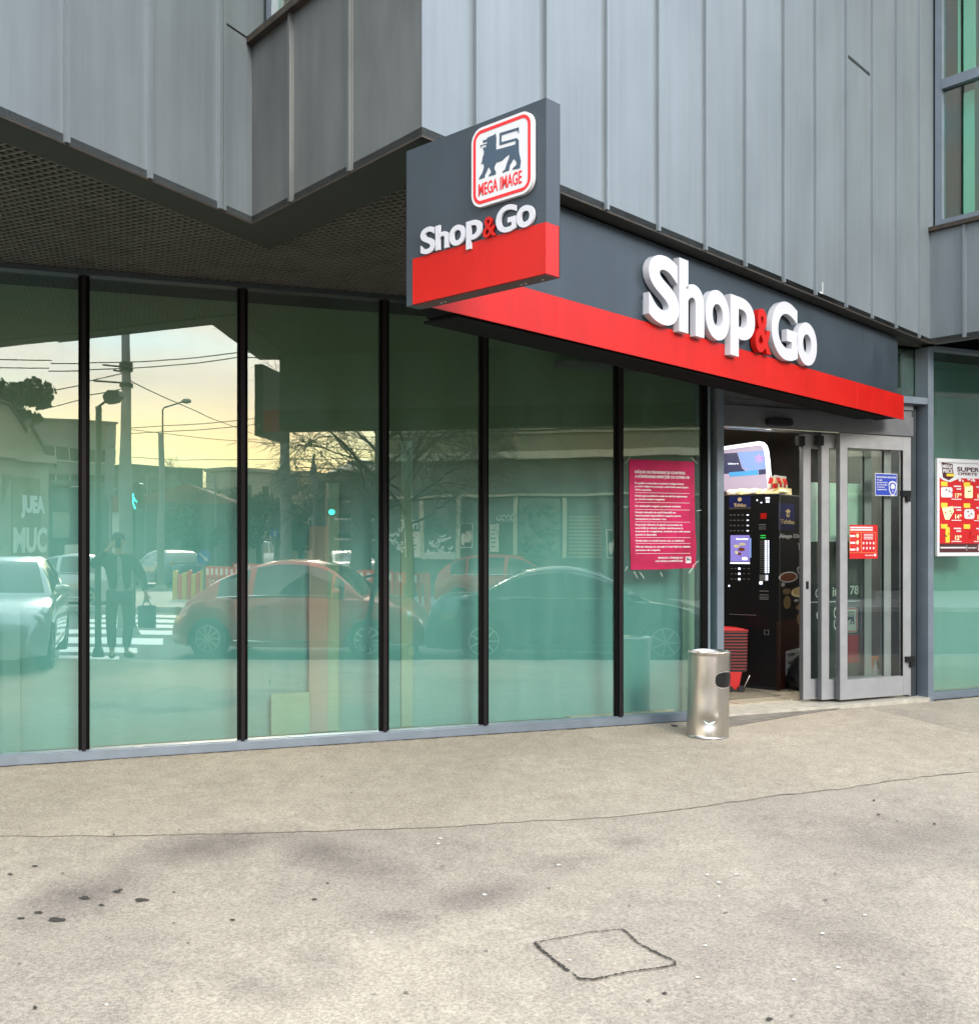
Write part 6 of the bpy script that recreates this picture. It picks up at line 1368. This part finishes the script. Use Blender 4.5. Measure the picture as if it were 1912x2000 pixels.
m = MB(); m.fpoly(G_, [(Ln * .1, zpix(1010, 64)), (Ln * .8, zpix(1016, 64)), (Ln * .8, zpix(985, 64)), (Ln * .2, zpix(988, 64))], .0, .1); m.build('green_banner', 'green_label', t)
m = MB()
for f0, f1 in ((.04, .22), (.28, .44), (.52, .70), (.76, .95)): m.fbox(G_, Ln * f0, Ln * f1, ROAD, ROAD + 2.1, 0, .06)
m.build('shop_opening', 'window_dark', t); m = MB()
for k in range(5): m.fbox(G_, Ln * (.05 + .19 * k), Ln * (.15 + .19 * k), ROAD + 2.3, ROAD + 2.65, .05, .12, k % 3)
m.build('shop_board', ['paper', 'sign_red', 'cream'], t)
t, G_, Ln, ze = row('kiosk', 'small white kiosk below a sloping tiled roof', 330, 384, 72, 78, 998, 962, 'plaster_white', 'roof_tile')
m = MB(); m.fbox(G_, Ln * .2, Ln * .9, ROAD, zpix(1030, 75), 0, .05); m.build('doorway', 'window_dark', t)
# kiosk canopy: flat cone roof by the bare tree
q = st(706, 36); t = thing('round_pavilion', 'round pavilion with a flat conical roof behind the bare tree', 'building', (q.x, q.y, ROAD)); zr_ = zpix(926, 36)
m = MB(); m.lathe((q.x, q.y, zr_), [(.001, -.02), (.9, -.05), (1.25, .0), (1.2, .06), (.55, .32), (.5, .42), (.001, .5)], 28); m.build('roof', 'dark_metal', t)
m = MB(); m.lathe((q.x, q.y, ROAD), [(.35, 0), (.35, zr_ - ROAD - .04)], 16); m.build('column', 'plaster_grey', t)
# hoardings and low wall on the left
t, F2_, Ln, z1 = house('shop_row', 'low dark shop row with a lit fascia strip left of the nearest mullion', 74, 50, 214, 53, 950, 2.5, 'plaster_grey')
m = MB(); m.fbox(F2_, Ln * .25, Ln * .62, zpix(952, 51), zpix(950, 51), .0, .3); m.build('canopy_edge', 'paint_white', t)
m = MB(); m.fbox(F2_, Ln * .2, Ln * .58, zpix(1082, 51), zpix(1064, 51), .02, .1, 0); m.fbox(F2_, Ln * .02, Ln * .25, zpix(1050, 51), zpix(1000, 51), .02, .1, 1); m.build('hoarding', ['paper', 'plaster_sand'], t)
# block closing the street on the right, mirrored beside the door
bR = thing('corner_block', 'plain grey street block standing far to the right beyond the kerb', 'building', (36, 2, ROAD)); FR = Frame(24, -16, 58); FR.N = -FR.N
m = MB(); m.fbox(FR, 0, 44, ROAD, 11, -8, 0); m.build('wall', 'plaster_grey', bR)
m = MB()
for fl_ in (1.2, 4.6, 7.8):
    for k in range(11): m.fbox(FR, 1.5 + 3.9 * k, 2.8 + 3.9 * k, fl_, fl_ + 1.7, 0, .06)
m.build('window', 'window_dark', bR)
m = MB(); m.fbox(FR, 0, 44, 4.0, 4.2, 0, .3); m.fbox(FR, 0, 44, 10.8, 11.1, 0, .4); m.build('cornice', 'old_plaster_pale', bR)
# --- trees
def branch(m, p, d, ln_, r, depth, rr, droop=0.0, spread=.55):
    n = 5; pts = [p]; rs = [r]
    for i in range(n):
        d = (d + Vector((rr.uniform(-1, 1), rr.uniform(-1, 1), rr.uniform(-1, 1))) * .14 + Vector((0, 0, -droop))).normalized(); p = p + d * ln_ / n; pts.append(p); rs.append(r * (1 - .45 * (i + 1) / n))
    m.tube(pts, rs, 6 if depth > 2 else 4, cap=False)
    if depth == 0: return
    for k in range(rr.choice((3, 4)) if depth > 1 else 4):
        i = rr.randint(2, n); ax = Vector((rr.uniform(-1, 1), rr.uniform(-1, 1), rr.uniform(-.5, .6))).normalized()
        branch(m, pts[i], (d + ax * spread * 1.5).normalized(), ln_ * rr.uniform(.6, .85), max(.006, rs[i] * .6), depth - 1, rr, droop + .012, spread)
def bare_tree(px, Y, h, r, label, seed, lean=0):
    q = st(px, Y); rr = random.Random(seed); t = thing('bare_tree', label, 'tree', (q.x, q.y, ROAD), 'leafless street trees'); b0 = Vector((q.x, q.y, ROAD)); top = b0 + Vector((0, 0, h * .42))
    m = MB(); m.tube([b0, b0 + Vector((0, 0, .3)), b0 + Vector((.03, .02, h * .2)), top, b0 + Vector((0, 0, h * .62))], [r * 1.5, r * 1.1, r, r * .85, r * .5], 12); smooth_angle(m.build('trunk', 'bark', t), 50)
    m = MB()
    for k in range(11):
        an = k * 2.4 + rr.uniform(-.3, .3); zz = h * (.34 + .028 * k); d = Vector((math.cos(an), math.sin(an), .45 + .05 * k)).normalized(); branch(m, b0 + Vector((0, 0, zz)), d, h * .26, r * .38, 4 if k < 12 else 3, rr, .01, .5)
    m.build('crown', 'bark', t)
bare_tree(738, 24, 7.2, .11, 'bare branching tree in front of the old shop house, nearest the glass', 5)
bare_tree(376, 62, 6.4, .12, 'bare tree with upswept twigs above the far junction roofs', 9)
bare_tree(800, 25.5, 6.6, .10, 'bare tree with a thin trunk before the peeling upper wall', 15)
def leafy(px, Y, zc, rx, rz, label, seed, n=1500, trunk=True, cat='tree', name='evergreen_tree'):
    q = st(px, Y); rr = random.Random(seed); t = thing(name, label, cat, (q.x, q.y, ROAD)); m = MB()
    cl = [(rr.uniform(-1, 1), rr.uniform(-1, 1), rr.uniform(-1, 1), rr.uniform(.25, .5)) for _ in range(16)]
    for _ in range(n):
        c = rr.choice(cl); v = Vector((rr.gauss(0, 1), rr.gauss(0, 1), rr.gauss(0, 1))).normalized() * c[3] * rr.uniform(.5, 1); p = Vector((q.x + (c[0] * .7 + v.x) * rx, q.y + (c[1] * .7 + v.y) * rx, zc + (c[2] * .7 + v.z) * rz)); s_ = rr.uniform(.04, .11) * max(1, Y / 40)
        a_ = Vector((rr.gauss(0, 1), rr.gauss(0, 1), rr.gauss(0, 1))).normalized() * s_; b_ = a_.orthogonal().normalized() * s_ * .7; m.add([p - a_, p + b_, p + a_, p - b_], [(0, 1, 2, 3)])
    m.build('crown', 'evergreen', t)
    if trunk: m = MB(); m.tube([(q.x, q.y, ROAD), (q.x, q.y, zc)], [.2, .08], 8); m.build('trunk', 'bark', t)
leafy(14, 48, zpix(785, 48), 1.5, 1.0, 'dark evergreen crown rising over the old gable wall', 3, 4200)
leafy(424, 70, zpix(1005, 70), 2.2, 1.9, 'dense grey green tree behind the far white cars', 4, 2600)
leafy(505, 60, zpix(1020, 60), 1.9, 1.8, 'broad grey green tree behind the white van', 6, 2400)
leafy(590, 56, zpix(1025, 56), 1.2, 1.6, 'grey green tree between the mast and the green traffic light', 8, 1600)
leafy(470, 110, zpix(1015, 110), 6, 2.6, 'far grey green treetops along the horizon', 12, 2600)
leafy(352, 58, zpix(1030, 58), 1.1, 1.2, 'small grey green bush tree beside the far kiosk', 22, 1200)
leafy(400, 52, zpix(1052, 52), 1.0, .8, 'low grey green shrub behind the yellow barriers', 23, 900)
for px_q, lab_q in ((286, 'thin far pole before the corner shop with the oval sign'), (420, 'thin far pole between the two white cars'), (745, 'far lamp pole right of the round pavilion')):
    pole('utility_pole', lab_q, 'pole', px_q, 55, 930, .07, .05, 'galv', ROAD, 'thin far poles along the junction')
# --- people
def skin(name, joints, edges, m_, parent, sub=2, root=0):
    me = bpy.data.meshes.new('s'); me.from_pydata([j[:3] for j in joints], edges, []); ob = bpy.data.objects.new('s', me); COL.objects.link(ob)
    md = ob.modifiers.new('k', 'SKIN'); sk = me.skin_vertices[0].data
    for i, j in enumerate(joints): sk[i].radius = (j[3], j[4] if len(j) > 4 else j[3]); sk[i].use_root = (i == root)
    md.use_smooth_shade = True; sb = ob.modifiers.new('b', 'SUBSURF'); sb.levels = sub; sb.render_levels = sub
    dg = bpy.context.evaluated_depsgraph_get(); dg.update(); nm = bpy.data.meshes.new_from_object(ob.evaluated_get(dg)); bpy.data.objects.remove(ob); bpy.data.meshes.remove(me)
    nm.name = name; nm.materials.clear(); nm.materials.append(M[m_]); o = bpy.data.objects.new(name, nm); COL.objects.link(o); o.parent = parent
    nm.polygons.foreach_set('use_smooth', [True] * len(nm.polygons)); return o
def person(label, x, y, z, rot, pose, top='jacket', leg='jeans'):
    t = thing('person', label, 'person', (0, 0, 0)); p = pose
    H, Nk, Ch, Wa, Pe = p['head'], p['neck'], p['chest'], p['waist'], p['pelvis']
    J = [Pe + (.14, .10), Wa + (.13, .09), Ch + (.16, .11), Nk + (.055, .055), (H[0], H[1], H[2] - .05, .065, .07), (H[0], H[1], H[2] + .05, .075, .085)]; E_ = [(0, 1), (1, 2), (2, 3), (3, 4), (4, 5)]
    for s_ in ('l', 'r'):
        b = len(J); J += [p['sh' + s_] + (.055,), p['el' + s_] + (.042,), p['wr' + s_] + (.028,)]; E_ += [(2, b), (b, b + 1), (b + 1, b + 2)]
        hd_ = Vector(p['hand' + s_]); w_ = Vector(p['wr' + s_]); c = w_.lerp(hd_, .55); J.append((c.x, c.y, c.z, .036, .018)); E_.append((b + 2, b + 3)); hb_ = b + 3
        d = (hd_ - w_).normalized(); sd_ = d.cross(Vector((0, 1, 0))); sd_ = sd_.normalized() if sd_.length > .1 else Vector((1, 0, 0))
        for k in range(5):
            o = (k - 1.5) * .019; ln_ = (.055, .07, .076, .068, .052)[k] 
            if k == 4: a_ = c + sd_ * .032; e1 = a_ + (sd_ * .6 + d * .6) * .035; e2 = e1 + d * .025
            else: a_ = c + d * .03 + sd_ * o; e1 = a_ + d * ln_ * .5; e2 = e1 + (d + Vector((0, -.35, 0))).normalized() * ln_ * .45
            i0 = len(J); J += [(a_.x, a_.y, a_.z, .010), (e1.x, e1.y, e1.z, .009), (e2.x, e2.y, e2.z, .008)]; E_ += [(hb_, i0), (i0, i0 + 1), (i0 + 1, i0 + 2)]
        b = len(J); J += [p['hip' + s_] + (.085,), p['kn' + s_] + (.058,), p['an' + s_] + (.036,), p['toe' + s_] + (.03,)]; E_ += [(0, b), (b, b + 1), (b + 1, b + 2), (b + 2, b + 3)]
    skin('body', J, E_, 'skin', t)
    g = MB(); f = H; g.lathe((f[0], f[1], f[2]), [(.001, -.115), (.045, -.105), (.066, -.06), (.078, .0), (.08, .05), (.062, .09), (.001, .115)], 20)
    for i in range(len(g.v)): v = g.v[i]; v.y = f[1] + (v.y - f[1]) * 1.15 + (.0 if v.z > f[2] else .01)
    g.lathe((f[0], f[1] + .088, f[2] - .005), [(.001, -.03), (.016, -.022), (.010, .01), (.001, .035)], 8); 
    for s_ in (-1, 1): g.lathe((f[0] + s_ * .082, f[1] - .005, f[2] - .01), [(.001, -.03), (.014, -.02), (.016, .01), (.001, .032)], 8)
    g.build('head', 'skin', t, smooth=True)
    g = MB()
    for s_ in (-1, 1): g.lathe((f[0] + s_ * .030, f[1] + .080, f[2] + .012), [(.001, -.009), (.011, -.004), (.011, .004), (.001, .009)], 8)
    g.box(f[0] - .022, f[0] + .022, f[1] + .083, f[1] + .09, f[2] - .058, f[2] - .05); g.build('eyes_and_mouth', 'black', t)
    g = MB(); g.lathe((f[0], f[1] - .012, f[2] + .012), [(.086, -.02), (.094, .03), (.078, .09), (.04, .118), (.001, .122)], 20)
    for i in range(len(g.v)): v = g.v[i]; v.y = f[1] - .012 + (v.y - f[1] + .012) * 1.12
    g.build('hair', 'hair', t, smooth=True)
    hm = lambda a, b, k: tuple(a[i] + (b[i] - a[i]) * k for i in range(3))
    J = [Pe + (.175, .125), Wa + (.165, .125), Ch + (.195, .14), hm(Ch, Nk, .75) + (.085, .085)]; E_ = [(0, 1), (1, 2), (2, 3)]
    for s_ in ('l', 'r'): b = len(J); J += [p['sh' + s_] + (.08,), p['el' + s_] + (.066,), hm(p['el' + s_], p['wr' + s_], .95) + (.048,)]; E_ += [(2, b), (b, b + 1), (b + 1, b + 2)]
    skin('jacket', J, E_, top, t)
    skin('shirt', [(Pe[0], .015, Pe[2] - .04, .085, .07), (Wa[0], .02, Wa[2], .07, .07), (Ch[0], .025, Ch[2], .05, .07), (Nk[0], .0, Nk[2] - .04, .035, .05)], [(0, 1), (1, 2), (2, 3)], 'shirt', t)
    J = [(Pe[0], Pe[1], Pe[2] - .02, .16, .12)]; E_ = []
    for s_ in ('l', 'r'): b = len(J); J += [p['hip' + s_] + (.105,), p['kn' + s_] + (.078,), (p['an' + s_][0], p['an' + s_][1], p['an' + s_][2] + .04, .062)]; E_ += [(0, b), (b, b + 1), (b + 1, b + 2)]
    skin('trousers', J, E_, leg, t)
    for s_ in ('l', 'r'):
        a_, o = p['an' + s_], p['toe' + s_]; skin('shoe', [(a_[0], a_[1] - .04, .045, .045, .04), (a_[0], a_[1] + .04, .045, .048, .045), (o[0], o[1], .035, .046, .032)], [(0, 1), (1, 2)], 'black_rubber', t)
    t.location = (x, y, z); t.rotation_euler = (0, 0, rot); return t
hc = CAM_H + .136
pose = dict(head=(0.0, 0.0, 1.655), neck=(0, -.03, 1.50), chest=(.01, -.05, 1.30), waist=(.02, -.04, 1.08), pelvis=(.02, -.04, .93),
    shl=(-.18, -.05, 1.40), ell=(-.36, .04, 1.32), wrl=(-.15, .17, 1.53), handl=(-.06, .21, 1.615), shr=(.20, -.05, 1.40), elr=(.33, -.08, 1.14), wrr=(.37, .02, .93), handr=(.375, .04, .83),
    hipl=(-.08, -.04, .88), knl=(-.10, .0, .50), anl=(-.09, -.03, .09), toel=(-.10, .12, .035), hipr=(.11, -.04, .88), knr=(.14, .03, .50), anr=(.10, -.05, .09), toer=(.20, .08, .035))
px_, py_ = .0, -.32
pers = person('photographer in dark jacket and jeans holding a phone up and a blue grey bag down', px_, py_, gz(px_, py_), R(17), pose)
q = MB(); ca, sa = math.cos(R(17)), math.sin(R(17))
def pl(x, y, z): return Vector((px_ + ca * x - sa * y, py_ + sa * x + ca * y, gz(px_, py_) + z))
def lbox(m, x0, x1, y0, y1, z0, z1, mi=0): m.hexa([pl(x0, y0, z0), pl(x1, y0, z0), pl(x1, y1, z0), pl(x0, y1, z0), pl(x0, y0, z1), pl(x1, y0, z1), pl(x1, y1, z1), pl(x0, y1, z1)], mi)
lbox(q, -.055, .02, .262, .270, 1.56, 1.70); tag(q.build('phone', 'black'), 'black phone held up in front of the photographer face', 'phone')
q = MB(); lbox(q, .26, .50, .01, .07, .42, .74); b_ = thing('tote_bag', 'blue grey tote bag hanging from the photographer right hand', 'bag', pl(.38, .04, .42)); q.build('bag_body', 'tote', b_)
q = MB(); 
for y in (.02, .06): q.tube([pl(.32, y, .73), pl(.35, y, .82), pl(.40, y, .82), pl(.44, y, .73)], .008, 6)
q.build('handles', 'tote', b_)
w = st(706, 37); pose2 = dict(pose); pose2.update(ell=(-.24, -.08, 1.15), wrl=(-.26, .0, .93), handl=(-.26, .02, .84), elr=(.28, -.04, 1.15), wrr=(.36, .1, .98), handr=(.38, .14, .9))
person('person in a dark coat walking past the bare tree behind the coupe', w.x, w.y, ROAD, R(200), pose2)
